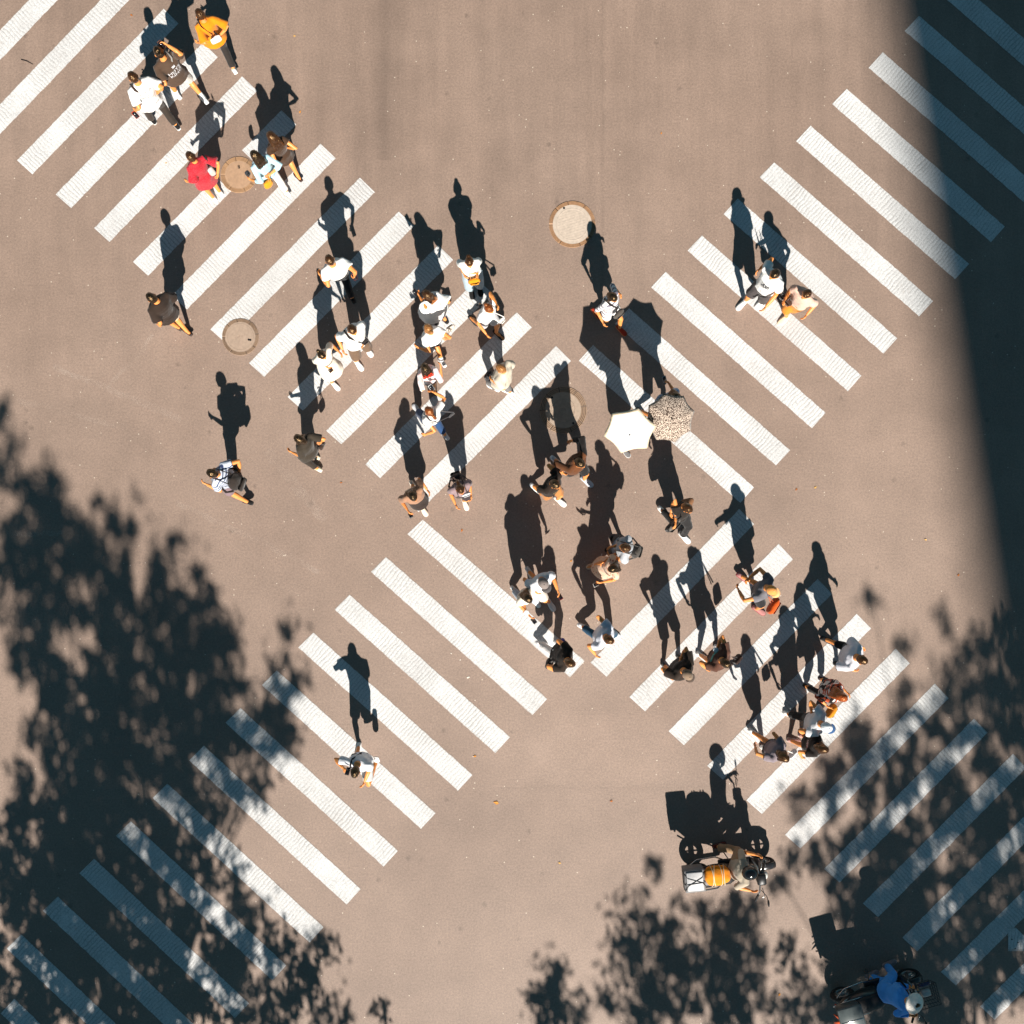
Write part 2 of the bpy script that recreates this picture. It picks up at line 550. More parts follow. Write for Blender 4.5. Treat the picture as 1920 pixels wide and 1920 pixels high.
for k in range(0, 14):
    a1, a2 = lerp((793, 974), (-68.45, 70.7), k), lerp((764, 1002), (-68.3, 70.6), k)
    b1, b2 = lerp((1096, 1239), (-69.9, 71.3), k), lerp((1068, 1270), (-69.7, 71.0), k)
    if k == 12: a1, a2 = (27, 1872), (2, 1900)
    sd += 1; stripe(cw, (a1, a2, b1, b2), sd)
cw = empty('crosswalk', V(0, 0, 0), kind='structure')
for k in range(0, 13):
    a1, a2 = lerp((1107, 1242), (73.0, 64.5), k), lerp((1137, 1269), (72.8, 64.3), k)
    b1, b2 = lerp((1386, 954), (73.3, 65.6), k), lerp((1414, 983), (72.9, 65.2), k)
    sd += 1; stripe(cw, (a1, a2, b1, b2), sd)
# the corner of a painted road symbol at the right edge
mb = MB()
pts = [W(1890, 1739, 0), W(1904, 1739, 0), W(1924, 1758, 0), W(1960, 1758, 0), W(1960, 1783, 0), W(1890, 1783, 0)]
for p in pts: p.z = 0.008
mb.add(pts, [[5, 4, 3, 2, 1, 0]])
sym = mb.build('road_symbol', PAINT, origin=W(1920, 1760), smooth=False)
tag(sym, kind='structure')
for (x, y) in ((1897, 1761), (1908.5, 1767), (1903, 1778)):
    mb = MB(); mb.disc(W(x, y) + V(0, 0, 0.0085), 0.013, 0.002, V(0, 0, 1), 10); mb.build('hole', plain((8, 8, 8), 0.9), sym)
o = mb.build('hole', plain((8, 8, 8), 0.9), sym)

# ------------------------------------------------------------------ manhole covers
def manhole(x, y, r_out, r_in, rim_c, lid_c, label, style, ang=0.3):
    c = W(x, y)
    t = empty('manhole_cover', c, label, 'manhole cover')
    Z = V(0, 0, 1)
    n = 144
    # rim: concentric ribs in separate segments
    mb = MB()
    ro, ri = r_out, r_in
    prof = []
    nb = 4
    w = (ro - ri) / nb
    for i in range(nb):
        a0 = ri + i * w
        prof += [(a0 + w * 0.0, 0.004), (a0 + w * 0.10, 0.016), (a0 + w * 0.52, 0.016), (a0 + w * 0.62, 0.004)]
    def spin(prof, gaps):
        vs, fs = [], []
        for i in range(n):
            a = 2 * math.pi * i / n
            g = any(abs((i - q) % n) < 1 for q in gaps)
            for r, z in prof:
                vs.append(c + V(math.cos(a) * r, math.sin(a) * r, 0.006 if g else z))
        k = len(prof)
        for i in range(n):
            for j in range(k - 1):
                i2 = (i + 1) % n
                fs.append([i * k + j, i * k + j + 1, i2 * k + j + 1, i2 * k + j])
        return vs, fs
    mb.add(*spin(prof, (4, 22, 40, 54, 72, 94, 116, 130)))
    k_ = len(prof) - 1
    mb.m = [1 if (q % k_) % 4 == 3 or any(abs(((q // k_) - g) % n) < 1 for g in (4, 22, 40, 54, 72, 94, 116, 130)) else 0 for q in range(len(mb.f))]
    mb.build('rim', [plain(rim_c, 0.5, 0.1), plain(tuple(int(v * .64) for v in rim_c), 0.7)], t, smooth=False)
    # lid
    mb = MB()
    mb.disc(c + Z * 0.008, ri * 0.99, 0.012, Z, 48)
    def bar(p, q, wd, h=0.005):
        p, q = c + p, c + q
        d = (q - p).normalized(); s = V(-d.y, d.x, 0)
        z = 0.015
        mb.box((p + q) / 2 + Z * z, (q - p).length, wd, h, d, s, Z)
    if style == 'studs':
        for i in range(-9, 10):
            for j in range(-9, 10):
                px_, py_ = i * ri / 9.5, j * ri / 9.5 + (i % 2) * ri / 19
                if math.hypot(px_, py_) < ri * 0.9:
                    mb.box(c + V(px_, py_, 0.016), ri * 0.055, ri * 0.04, 0.006, V(math.cos(i), math.sin(i), 0), V(-math.sin(i), math.cos(i), 0), Z)
    elif style == 'smooth':
        mb.torus(c + Z * 0.013, ri * 0.8, 0.006, Z, 40, 6)
        for i in range(-5, 6):
            yy = i * ri * 0.13
            half = math.sqrt(max(0, (ri * 0.72) ** 2 - yy * yy))
            ca, sa = math.cos(ang), math.sin(ang)
            rot = lambda u, v_: V(u * ca - v_ * sa, u * sa + v_ * ca, 0)
            segs = 7
            for s in range(segs):
                u0 = -half + 2 * half * s / segs; u1 = u0 + 2 * half / segs * 0.7
                bar(rot(u0, yy), rot(u1, yy), 0.010)
    elif style == 'grid':
        mb.torus(c + Z * 0.013, ri * 0.64, 0.010, Z, 40, 6)
        mb.torus(c + Z * 0.013, ri * 0.17, 0.010, Z, 20, 6)
        for k in (0, 1):
            for i in range(-4, 5):
                a = ang + k * math.pi / 2
                yy = i * ri * 0.14
                half = math.sqrt(max(0, (ri * 0.62) ** 2 - yy * yy))
                ca, sa = math.cos(a), math.sin(a)
                rot = lambda u, v_: V(u * ca - v_ * sa, u * sa + v_ * ca, 0)
                segs = 4
                for s in range(segs):
                    if (s + i + k) % 2: continue
                    u0 = -half + 2 * half * s / segs; u1 = u0 + 2 * half / segs
                    bar(rot(u0, yy), rot(u1, yy), 0.012)
    elif style == 'worn':
        mb.torus(c + Z * 0.012, ri * 0.86, 0.006, Z, 40, 6)
        for (u, v_, s) in ((-0.4, 0.15, 0.2), (-0.15, 0.05, 0.2), (0.05, -0.05, 0.2), (-0.4, -0.1, 0.15), (0.2, 0.1, 0.12)):
            mb.torus(c + V(u * ri, v_ * ri, 0.012), ri * s * 0.5, 0.005, Z, 12, 5)
    lid = mb.build('lid', plain(lid_c, 0.6, 0.05), t, smooth=False)
    spots = {'studs': ((0.0, 0.62), (0.02, 0.5)), 'smooth': ((-0.42, 0.82),), 'grid': ((0.55, -0.72), (-0.62, 0.7)), 'worn': ((0.55, -0.18), (0.66, -0.2))}[style]
    for u, v_ in spots:
        mb = MB(); mb.disc(c + V(u * ri, v_ * ri, 0.0158), 0.020, 0.003, Z, 14)
        mb.build('lifting_hole', plain((14, 11, 9), 0.9), lid)
    return t
manhole(448, 328, 0.345, 0.262, (190, 152, 116), (178, 146, 118), 'manhole cover with pitted brown lid beside the woman in the red dotted dress', 'studs')
manhole(451, 632, 0.350, 0.285, (170, 142, 118), (168, 146, 128), 'worn flat manhole cover with faint lid marks, overlapping the end of a stripe', 'worn')
manhole(1073, 421, 0.44, 0.37, (188, 146, 110), (194, 178, 162), 'pale smooth manhole cover with bronze segmented rim standing alone on open asphalt', 'smooth')
manhole(1056, 769, 0.45, 0.34, (168, 140, 116), (172, 152, 134), 'manhole cover with raised lattice lid lying mostly under a walking shadow', 'grid', 0.6)
# ------------------------------------------------------------------ people
SKIN = (228, 148, 82)
HAIRC = {'black': (25, 17, 13), 'brown': (54, 31, 18), 'tan': (146, 98, 56), 'red': (150, 70, 28), 'ginger': (120, 60, 26)}
Z3 = V(0, 0, 1)

def ik(a, b, l1, l2, pole):
    """middle joint between a and b; returns joint, reachable b"""
    d = b - a
    L = d.length
    mx = (l1 + l2) * 0.992
    if L > mx:
        b = a + d * (mx / L); d = b - a; L = mx
    L = max(L, abs(l1 - l2) + 0.02)
    t = d.normalized()
    x = (l1 * l1 - l2 * l2 + L * L) / (2 * L)
    h = math.sqrt(max(0.0, l1 * l1 - x * x))
    p = pole - t * pole.dot(t)
    p = p.normalized() if p.length > 1e-4 else t.orthogonal().normalized()
    return a + t * x + p * h, b

def wrinkle(amp, freq, seed):
    def fn(o, me):
        n = len(me.vertices)
        co = np.empty(n * 3, 'f'); me.vertices.foreach_get('co', co); co = co.reshape(-1, 3)
        nr = np.empty(n * 3, 'f'); me.vertex_normals.foreach_get('vector', nr); nr = nr.reshape(-1, 3)
        s = Vector((seed * 3.7, seed * 1.3, 0))
        d = np.array([noise.noise(Vector((p[0] * freq, p[1] * freq, p[2] * freq * 0.6)) + s) for p in co], 'f')
        co = co + nr * (d * amp)[:, None]
        me.vertices.foreach_set('co', co.ravel()); me.update()
    return fn

def recolour(test, idx):
    """material slot idx for the faces whose centre (world) passes test"""
    def fn(o, me):
        off = worldloc(o)
        for p in me.polygons:
            if test(p.center + off): p.material_index = idx
    return fn

def shoe(parent, c, F, pitch, mats, S, kind='sneaker'):
    R = V(F.y, -F.x, 0)
    f = F * math.cos(pitch) - Z3 * math.sin(pitch)
    u = F * math.sin(pitch) + Z3 * math.cos(pitch)
    toe = c + F * 0.11 * S                       # the shoe turns about its toe
    S = S * 1.04
    base = toe - f * 0.11 * S
    prof = [(-.132, .016, .030), (-.122, .030, .072), (-.085, .037, .088), (-.03, .038, .090), (.015, .043, .070), (.065, .049, .052), (.105, .045, .043), (.130, .032, .034), (.143, .012, .022)]
    if kind == 'sandal': prof = [(y, w * 0.95, min(h, .016) if y < -.03 or y > .1 else .05 if y < 0.08 else .03) for y, w, h in prof]
    mb = MB()
    pts, fs = [], []
    k = 12
    for y, w, h in prof:
        for i in range(k):
            t = 2 * math.pi * i / k
            x = w * math.copysign(abs(math.cos(t)) ** 0.7, math.cos(t))
            z = h * 0.5 + h * 0.5 * math.copysign(abs(math.sin(t)) ** (0.5 if math.sin(t) < 0 else 0.9), math.sin(t))
            pts.append(base + R * (x * S) + f * (y * S) + u * (z * S + 0.004))
    n = len(prof)
    for j in range(n - 1):
        for i in range(k):
            i2 = (i + 1) % k
            fs.append([j * k + i, j * k + i2, (j + 1) * k + i2, (j + 1) * k + i])
    fs.append(list(range(k))); fs.append([(n - 1) * k + i for i in range(k)])
    mb.add(pts, fs, 0)
    # sole: a slightly wider slab
    sp, sf = [], []
    for y, w, h in prof:
        for x, z in ((-w - .004, 0.001), (w + .004, 0.001), (w + .004, .024), (-w - .004, .024)):
            sp.append(base + R * (x * S) + f * (y * S * 1.02) + u * (z * S))
    for j in range(n - 1):
        for i in range(4):
            i2 = (i + 1) % 4
            sf.append([j * 4 + i, j * 4 + i2, (j + 1) * 4 + i2, (j + 1) * 4 + i])
    sf.append([0, 1, 2, 3]); sf.append([(n - 1) * 4 + i for i in (3, 2, 1, 0)])
    mb.add(sp, sf, 1)
    return mb.build('shoe', mats, parent)

NP = [0]
def person(label, head, yaw, h=1.70, sex='m', L=None, R=None, hl=None, hr=None, top=None, bot=None, shoes=((235, 232, 228), (240, 238, 234)),
           hair=('short', 'black'), hat=None, skinc=SKIN, group=None, pelvis=None, foot_raise=None, nod=0.15, shoek='sneaker', socks=None, prt=None, seated=False, stride=0.62, lead='R', headz=None, lean=None):
    NP[0] += 1
    seed = NP[0]
    S = h / 1.70
    a = rad(yaw)
    F = V(math.cos(a), math.sin(a), 0); Rt = V(math.sin(a), -math.cos(a), 0)
    f = sex == 'f'
    hz = headz if headz else h - 0.125 * S
    hg = W(head[0], head[1], hz); hg.z = 0
    def ground(p):
        return W(p[0], p[1], p[2] if len(p) > 2 else 0.0)
    fl = ground(L) if L else None
    fr = ground(R) if R else None
    if fl is None: fl = hg + F * (stride / 2 if lead == 'L' else -stride / 2) - Rt * 0.08
    if fr is None: fr = hg + F * (stride / 2 if lead == 'R' else -stride / 2) + Rt * 0.08
    if pelvis is None:
        mid = (fl + fr) / 2; mid.z = 0
        pel = hg.lerp(mid, 0.45)
        d = pel - hg
        if d.length > 0.15: pel = hg + d * (0.15 / d.length)
        pel = pel - F * 0.03
    else:
        pel = V(pelvis[0], pelvis[1], 0)
    TH, SHK = 0.435 * S, 0.415 * S
    # feet
    legs = []
    pz = 0.935 * S
    for sgn, ft in ((-1, fl), (1, fr)):
        raised = ft.z > 0.02
        back = (V(ft.x, ft.y, 0) - pel).dot(F)
        if raised and not seated: pitch = rad(62)
        elif back < -0.14: pitch = rad(min(42, 14 + 90 * (-back - 0.14)))
        else: pitch = 0.0
        up = F * math.sin(pitch) + Z3 * math.cos(pitch)
        fw = F * math.cos(pitch) - Z3 * math.sin(pitch)
        toe = ft + F * 0.11 * S
        ank = toe - fw * 0.175 * S + up * 0.085 * S
        hipo = Rt * (sgn * 0.088 * S)
        dh = V(ank.x - pel.x - hipo.x, ank.y - pel.y - hipo.y, 0).length
        mx = (TH + SHK) * 0.985
        if not seated: pz = min(pz, ank.z + math.sqrt(max(0.30, mx * mx - dh * dh)))
        legs.append([sgn, ft, pitch, ank, hipo])
    if seated: pz = pelvis[2]
    drop = 0.0 if seated else 0.935 * S - pz
    pel.z = pz
    hz2 = hz - drop
    headc = V(hg.x, hg.y, hz2)
    neck = V(hg.x, hg.y, hz2) - F * (0.045 * S) - Z3 * (0.145 * S)
    if lean: neck = neck + F * lean
    if seated: neck = headc + (pel - headc).normalized() * 0.155 * S - F * 0.01
    U = (neck - pel).normalized()
    tl = (neck - pel).length
    Fs = (F - U * F.dot(U)).normalized(); Rs = Fs.cross(U).normalized()
    # torso sections: (fraction of spine, half width, half depth, forward shift)
    if f:
        prof = [(-.24, .135, .105, -.005), (-.10, .168, .120, -.012), (.04, .166, .118, -.010), (.24, .128, .092, 0), (.50, .146, .112, .008), (.68, .152, .112, .008), (.82, .150, .090, 0), (.91, .105, .068, -.004), (1.0, .052, .054, 0), (1.12, .047, .050, .004)]
        shw, shr = 0.152, 0.047
    else:
        prof = [(-.24, .140, .105, 0), (-.10, .165, .120, -.006), (.04, .163, .116, -.004), (.24, .148, .104, 0), (.50, .168, .118, .004), (.68, .178, .118, .002), (.82, .172, .096, -.004), (.91, .118, .074, -.004), (1.0, .060, .060, 0), (1.12, .055, .056, .004)]
        shw, shr = 0.178, 0.054
    def sect(t, fwd=0): return pel + U * (tl * t) + Fs * (fwd * S)
    sh = [neck - U * (0.085 * S) + Rs * (sg * shw * S) for sg in (-1, 1)]
    # arms
    arms = []
    UA, FA = 0.285 * S, 0.325 * S
    for sg, s0, hd in ((-1, sh[0], hl), (1, sh[1], hr)):
        front = (legs[0 if sg < 0 else 1][1] - pel).dot(F)
        if hd is None:
            sw = -0.55 * front if not seated else 0.2
            tgt = s0 + F * max(-.25, min(.25, sw)) + Rt * (sg * 0.07) - Z3 * (0.565 * S)
        elif isinstance(hd, str):
            if hd == 'phone': tgt = s0 + F * 0.30 - Rt * sg * 0.10 - Z3 * 0.22
            elif hd == 'strap': tgt = s0 + F * 0.13 - Rt * sg * 0.04 - Z3 * 0.13
            elif hd == 'belly': tgt = s0 + F * 0.20 - Rt * sg * 0.10 - Z3 * 0.38
        else:
            tgt = W(*hd)
        pole = -F * 0.75 + Rt * (sg * 0.22) - Z3 * 0.55
        el, hp = ik(s0, tgt, UA, FA, pole)
        d = (hp - el).normalized()
        arms.append((sg, s0, el, el + d * (0.245 * S), hp, d))
    # ---- the body: one skin
    mb = MB()
    mb.rings([sect(t, fw) for t, _, _, fw in prof], [Rs] * 10, [Fs] * 10, [x[1] * S for x in prof], [x[2] * S for x in prof], 16, 0.3)
    knees = []
    for sgn, ft, pitch, ank, hipo in legs:
        hip = pel + hipo - U * (0.02 * S)
        pole = F + Rt * (sgn * 0.12)
        kn, an = ik(hip, ank, TH, SHK, pole)
        knees.append((hip, kn, an))
        mb.limb([hip, hip.lerp(kn, .35), hip.lerp(kn, .75), kn, kn.lerp(an, .3) - F * 0.012, kn.lerp(an, .7), an], [x * S for x in (.083, .080, .060, .052, .054, .040, .036)], 12)
        fw = F * math.cos(pitch) - Z3 * math.sin(pitch); up = F * math.sin(pitch) + Z3 * math.cos(pitch)
        mb.limb([an - up * .045 * S - fw * .03, an - up * .04 * S + fw * .06 * S, an - up * .058 * S + fw * .14 * S, an - up * .062 * S + fw * .2 * S], [x * S for x in (.030, .034, .028, .016)], 10)
    for sg, s0, el, wr, hp, d in arms:
        mb.limb([s0 - Rs * sg * .03, s0, s0.lerp(el, .5), el, el.lerp(wr, .35), wr], [x * S * (0.88 if f else 1) for x in (.055, .056, .046, .039, .040, .028)], 10)
        pn = (Rt * (-sg) + F * 0.2); pn = (pn - d * pn.dot(d)).normalized()
        mb.limb([wr, wr.lerp(hp, .5), hp, hp + d * .02], [x * S for x in (.026, .034, .036, .022)], 10, flat=0.55, up=pn)
    # head
    hf = (F * math.cos(nod) - Z3 * math.sin(nod)); hu = (F * math.sin(nod) + Z3 * math.cos(nod)); hr_ = hf.cross(hu)
    hc = headc
    HX, HY, HZ = .074 * S, .094 * S, .112 * S
    mb.ball(hc, HX, HY, HZ, hr_, hf, hu, 18, 12, fn=lambda q: 1 - (0.10 * max(0, -q.z) * (1 - max(0, q.y)) if q.z < 0 else 0))
    P_ = lambda x, y, z: hc + hr_ * (x * S) + hf * (y * S) + hu * (z * S)
    mb.limb([P_(0, .088, .02), P_(0, .106, -.022), P_(0, .092, -.032)], [.010 * S, .015 * S, .012 * S], 8)
    mb.ball(P_(0, .074, -.084), .030 * S, .022 * S, .022 * S, hr_, hf, hu, 10, 7)
    mb.limb([P_(-.04, .078, .030), P_(0, .090, .030), P_(.04, .078, .030)], .010 * S, 8)
    mb.limb([P_(-.022, .086, -.055), P_(0, .094, -.054), P_(.022, .086, -.055)], .0095 * S, 8)
    for sg in (-1, 1):
        mb.ball(P_(sg * .078, -.004, -.008), .012 * S, .022 * S, .033 * S, hr_, hf, hu, 8, 7)
    mb.limb([hc - hu * .05 * S - hf * .03 * S, hc.lerp(neck, .7), neck - U * .06], [.050 * S, .050 * S, .058 * S], 12)
    org = V(pel.x, pel.y, 0)
    sm = skin(skinc)
    body = mb.build('person', [sm, plain((40, 22, 18), 0.3), plain((176, 84, 70), 0.5)], origin=org)
    tag(body, label, 'person', group or 'people crossing the junction')
    def fingers(o, me):
        m2 = MB()
        for sg, s0, el, wr, hp, d in arms:
            pn = (Rt * (-sg) + F * 0.2); pn = (pn - d * pn.dot(d)).normalized()
            sd_ = d.cross(pn).normalized()
            if sd_.dot(F) < 0: sd_ = -sd_                    # thumb side looks forward
            for i, (off, ln) in enumerate(((.029, .066), (.010, .074), (-.009, .069), (-.027, .054))):
                p0 = hp + sd_ * off * S - d * .01
                p1 = p0 + (d * .92 + pn * .25) * (ln * .45 * S + .01)
                p2 = p1 + (d * .65 + pn * .75).normalized() * (ln * .33 * S)
                p3 = p2 + (d * .25 + pn).normalized() * (ln * .27 * S)
                m2.limb([p0, p1, p2, p3], [.0085 * S, .0082 * S, .0075 * S, .006 * S], 6)
            q0 = wr.lerp(hp, .35) + sd_ * .02 * S
            q1 = q0 + (sd_ * .8 + d * .6).normalized() * .038 * S
            q2 = q1 + (d * .85 + sd_ * .2 + pn * .35).normalized() * .030 * S
            m2.limb([q0, q1, q2], [.011 * S, .0095 * S, .007 * S], 6)
        bm = bmesh.new(); bm.from_mesh(me)
        off = worldloc(o)
        vs = [bm.verts.new(p - off) for p in m2.v]
        for fc in m2.f:
            q = bm.faces.new([vs[i] for i in fc]); q.smooth = True
        bmesh.ops.recalc_face_normals(bm, faces=bm.faces)
        bm.to_mesh(me); bm.free()
    eyes = [P_(-.030, .084, .004), P_(.030, .084, .004)]
    mouth = P_(0, .098, -.055)
    def facecol(o, me):
        off = worldloc(o)
        for p in me.polygons:
            c = p.center + off
            if (c - headc).length > 0.16: continue
            if min((c - e).length for e in eyes) < .013 * S: p.material_index = 1
            else:
                r = c - mouth
                if abs(r.dot(hu)) < .009 and abs(r.dot(hr_)) < .024 and abs(r.dot(hf)) < .03: p.material_index = 2
    soft(body, 0.0125, 3, [facecol, fingers])
    info = dict(body=body, pel=pel, neck=neck, sh=sh, arms=arms, F=F, R=Rt, U=U, Fs=Fs, Rs=Rs, S=S, head=headc, tl=tl, hf=hf, hu=hu, hr=hr_, knees=knees)

    # ---- clothes
    shirt_top = None
    if bot:
        kind, bc, ln = bot[0], bot[1], bot[2]
        loose = bot[3] if len(bot) > 3 else 0.020
        bm_ = bc if not isinstance(bc, tuple) else fabric(bc)
        mb = MB()
        ws = [-.24, -.10, .04, .16]
        pr = [p for p in prof if p[0] < 0.1] + [(.16, .150 if not f else .142, .110 if not f else .104, 0)]
        mb.rings([sect(t, fw) for t, _, _, fw in pr], [Rs] * len(pr), [Fs] * len(pr), [(x[1] + loose) * S for x in pr], [(x[2] + loose) * S for x in pr], 16, 0.2)
        if kind in ('trousers', 'shorts'):
            for hip, kn, an in knees:
                if kind == 'trousers':
                    pts = [hip, hip.lerp(kn, .4), kn, kn.lerp(an, .5), kn.lerp(an, ln)]
                    rr = [.096, .088, .064, .056, .054]
                else:
                    e = hip.lerp(kn, ln) if ln <= 1 else kn.lerp(an, ln - 1)
                    pts = [hip, hip.lerp(e, .5), e]
                    rr = [.096, .090, .082]
                mb.limb(pts, [(x + loose * 0.7) * S for x in rr], 12, cap=0.05)
        else:                                             # skirt: ln = hem height in metres
            k0 = (knees[0][1] + knees[1][1]) / 2
            sp = abs((knees[0][1] - knees[1][1]).dot(F))
            hem = V(pel.x, pel.y, ln * S).lerp(V(k0.x, k0.y, ln * S), 0.7)
            c1 = sect(-.1)
            mb.rings([c1, c1.lerp(hem, .5), hem], [Rt] * 3, [F] * 3, [(.165 + loose) * S, (.170 + loose) * S, (.172 + 1.6 * loose) * S], [(.122 + loose) * S, (.128 + loose + sp * .16) * S, (.132 + 1.4 * loose + sp * .32) * S], 18, 0.05)
        o = mb.build({'trousers': 'trousers', 'shorts': 'shorts', 'skirt': 'skirt'}[kind], bm_, body)
        soft(o, 0.015, 3, [wrinkle(0.010, 11, seed)])
    if top:
        name, tc = top['kind'], top['c']
        tm = tc if not isinstance(tc, tuple) else fabric(tc)
        loose = top.get('loose', 0.024)
        hem = top.get('hem', 0.86) * S
        slv = top.get('sleeve', 0.55)
        mb = MB()
        pr = [p for p in prof if -0.15 < p[0] < 0.95] + [(1.0, .072, .070, 0)]
        hemt = (hem - pel.z) / tl if True else 0
        secs = []
        if hemt < -0.12:
            k0 = (knees[0][1] + knees[1][1]) / 2
            sp = abs((knees[0][1] - knees[1][1]).dot(F))
            fl_ = top.get('flare', 0.03)
            hc_ = V(pel.x, pel.y, hem).lerp(V(k0.x, k0.y, hem), min(1, max(0, (pel.z - hem) / 0.45)) * 0.8)
            mid = sect(-.1).lerp(hc_, .5)
            secs = [(hc_, (.172 + loose + fl_) * S, (.125 + loose + fl_ + sp * .30 * min(1, (pel.z - hem) / 0.45)) * S), (mid, (.170 + loose + fl_ * .5) * S, (.124 + loose + fl_ * .5 + sp * .12 * min(1, (pel.z - hem) / 0.45)) * S)]
            pr = [p for p in pr if p[0] >= -0.11]
        else:
            pr = [p for p in pr if p[0] > hemt + 0.03]
            secs = [(sect(hemt), (.166 + loose * 1.15) * S, (.120 + loose * 1.15) * S)]
        cs = [s[0] for s in secs] + [sect(t, fw) for t, _, _, fw in pr]
        aa = [s[1] for s in secs] + [(x[1] + (loose if x[0] < .85 else loose * .6 if x[0] < .95 else 0.008)) * S for x in pr]
        bb = [s[2] for s in secs] + [(x[2] + (loose if x[0] < .85 else loose * .6 if x[0] < .95 else 0.008)) * S for x in pr]
        mb.rings(cs, [Rs] * len(cs), [Fs] * len(cs), aa, bb, 20, 0.05)
        if slv > 0:
            for sg, s0, el, wr, hp, d in arms:
                fm = 0.92 if f else 1.0
                st = neck - U * .045 * S + Rs * sg * .06 * S
                if slv <= 1:
                    e = s0.lerp(el, slv)
                    pts = [st, s0 + U * .004, s0.lerp(e, .5), e]; rr = [.052, .068, .068 + loose * .3, .066 + loose * .6]
                else:
                    e = el.lerp(wr, slv - 1)
                    pts = [st, s0 + U * .004, s0.lerp(el, .5), el, el.lerp(e, .5), e]; rr = [.052, .068, .064, .060, .056, .050]
                if top.get('wide'): rr = rr[:-1] + [rr[-1] + top['wide']]
                mb.limb(pts, [x * S * fm for x in rr], 12, cap=0.05)
        o = mb.build(name, [tm] + ([top['m2']] if top.get('m2') else []), body)
        post = [wrinkle(0.011, 10, seed + 50)]
        if top.get('test'): post.append(recolour(top['test'](info), 1))
        if prt:
            def printer(o, me, prt=prt):
                add_print(o, me, prt, info)
            post.append(printer)
        soft(o, 0.014, 3, post)
        info['top'] = o
    # shoes
    if shoes:
        mats = [fabric(shoes[0]) if shoek != 'sandal' else plain(shoes[0], 0.6), plain(shoes[1], 0.6)]
        for sgn, ft, pitch, ank, hipo in legs:
            hip, kn, an = knees[0 if sgn < 0 else 1]
            up = F * math.sin(pitch) + Z3 * math.cos(pitch); fw = F * math.cos(pitch) - Z3 * math.sin(pitch)
            toe = an + fw * 0.175 * S - up * 0.085 * S
            shoe(body, toe - F * 0.11 * S, F, pitch, mats, S, shoek)
            if socks:
                mb = MB()
                mb.limb([an - up * .02, an.lerp(kn, .16), an.lerp(kn, .28)], [.041 * S, .042 * S, .046 * S], 10, cap=0.1)
                mb.build('sock', fabric(socks), body)
    # hair
    style, hcname = hair[0], hair[1]
    hm = hairmat(HAIRC[hcname]) if isinstance(hcname, str) else hairmat(hcname)
    if style != 'none':
        mb = MB()
        kx = {'short': 1.07, 'bob': 1.16, 'long': 1.15, 'bun': 1.06, 'pony': 1.06, 'crop': 1.03}[style]
        low = {'short': -.35, 'bob': -.85, 'long': -.9, 'bun': -.3, 'pony': -.35, 'crop': -.2}[style]
        def fn(q):
            # hair where the direction is up, back or at the sides above the ears
            facez = 0.42 - 0.0 * q.x
            w = 1.0
            if q.y > 0.15 and q.z < facez: w = max(0.0, 1 - (q.y - 0.15) * 4)
            if q.z < low: w = min(w, max(0.0, 1 - (low - q.z) * 4))
            nz = noise.noise(Vector((q.x * 3 + seed, q.y * 3, q.z * 3))) * 0.05
            return (0.86 + (kx - 0.86) * w) + nz * w
        mb.ball(hc + hu * .006 * S - hf * .004 * S, HX * 1.03, HY * 1.03, HZ * 1.03, hr_, hf, hu, 26, 18, fn=fn)
        back = lambda y, z, x=0: hc + hr_ * (x * S) + F * (y * S) + Z3 * (z * S)
        if style == 'long':
            ln = hair[2] if len(hair) > 2 else 0.34
            for x in (-.055, -.02, .02, .055):
                mb.limb([back(-.04, .03, x), back(-.105, -.07, x * 1.2), back(-.130, -.07 - ln * .45, x * 1.5), back(-.135, -.07 - ln + abs(x) * .4, x * 1.3)], [.040 * S, .042 * S, .034 * S, .014 * S], 8)
        if style == 'bob':
            for sg in (-1, 1):
                mb.limb([back(-.01, .04, sg * .065), back(-.02, -.06, sg * .085), back(-.02, -.12, sg * .08)], [.030 * S, .034 * S, .018 * S], 8)
            mb.limb([back(-.08, .02), back(-.095, -.07), back(-.085, -.13)], [.05 * S, .055 * S, .03 * S], 8)
        if style == 'bun':
            mb.ball(back(-.085, .085), .040 * S, .038 * S, .036 * S, nu=12, nv=8)
        if style == 'pony':
            ln = hair[2] if len(hair) > 2 else 0.25
            mb.limb([back(-.075, .06), back(-.135, .05), back(-.160, -.03), back(-.155, -.03 - ln * .6), back(-.150, -.03 - ln)], [.028 * S, .032 * S, .034 * S, .028 * S, .010 * S], 9)
        o = mb.build('hair', [hm] + ([hairmat(hair[3])] if len(hair) > 3 else []), body)
        post = [wrinkle(0.006, 40, seed)]
        if len(hair) > 3:
            post.append(recolour(lambda c: c.z < hc.z - .05 * S + .07 * noise.noise(c * 38), 1))
        soft(o, 0.0095, 2, post)
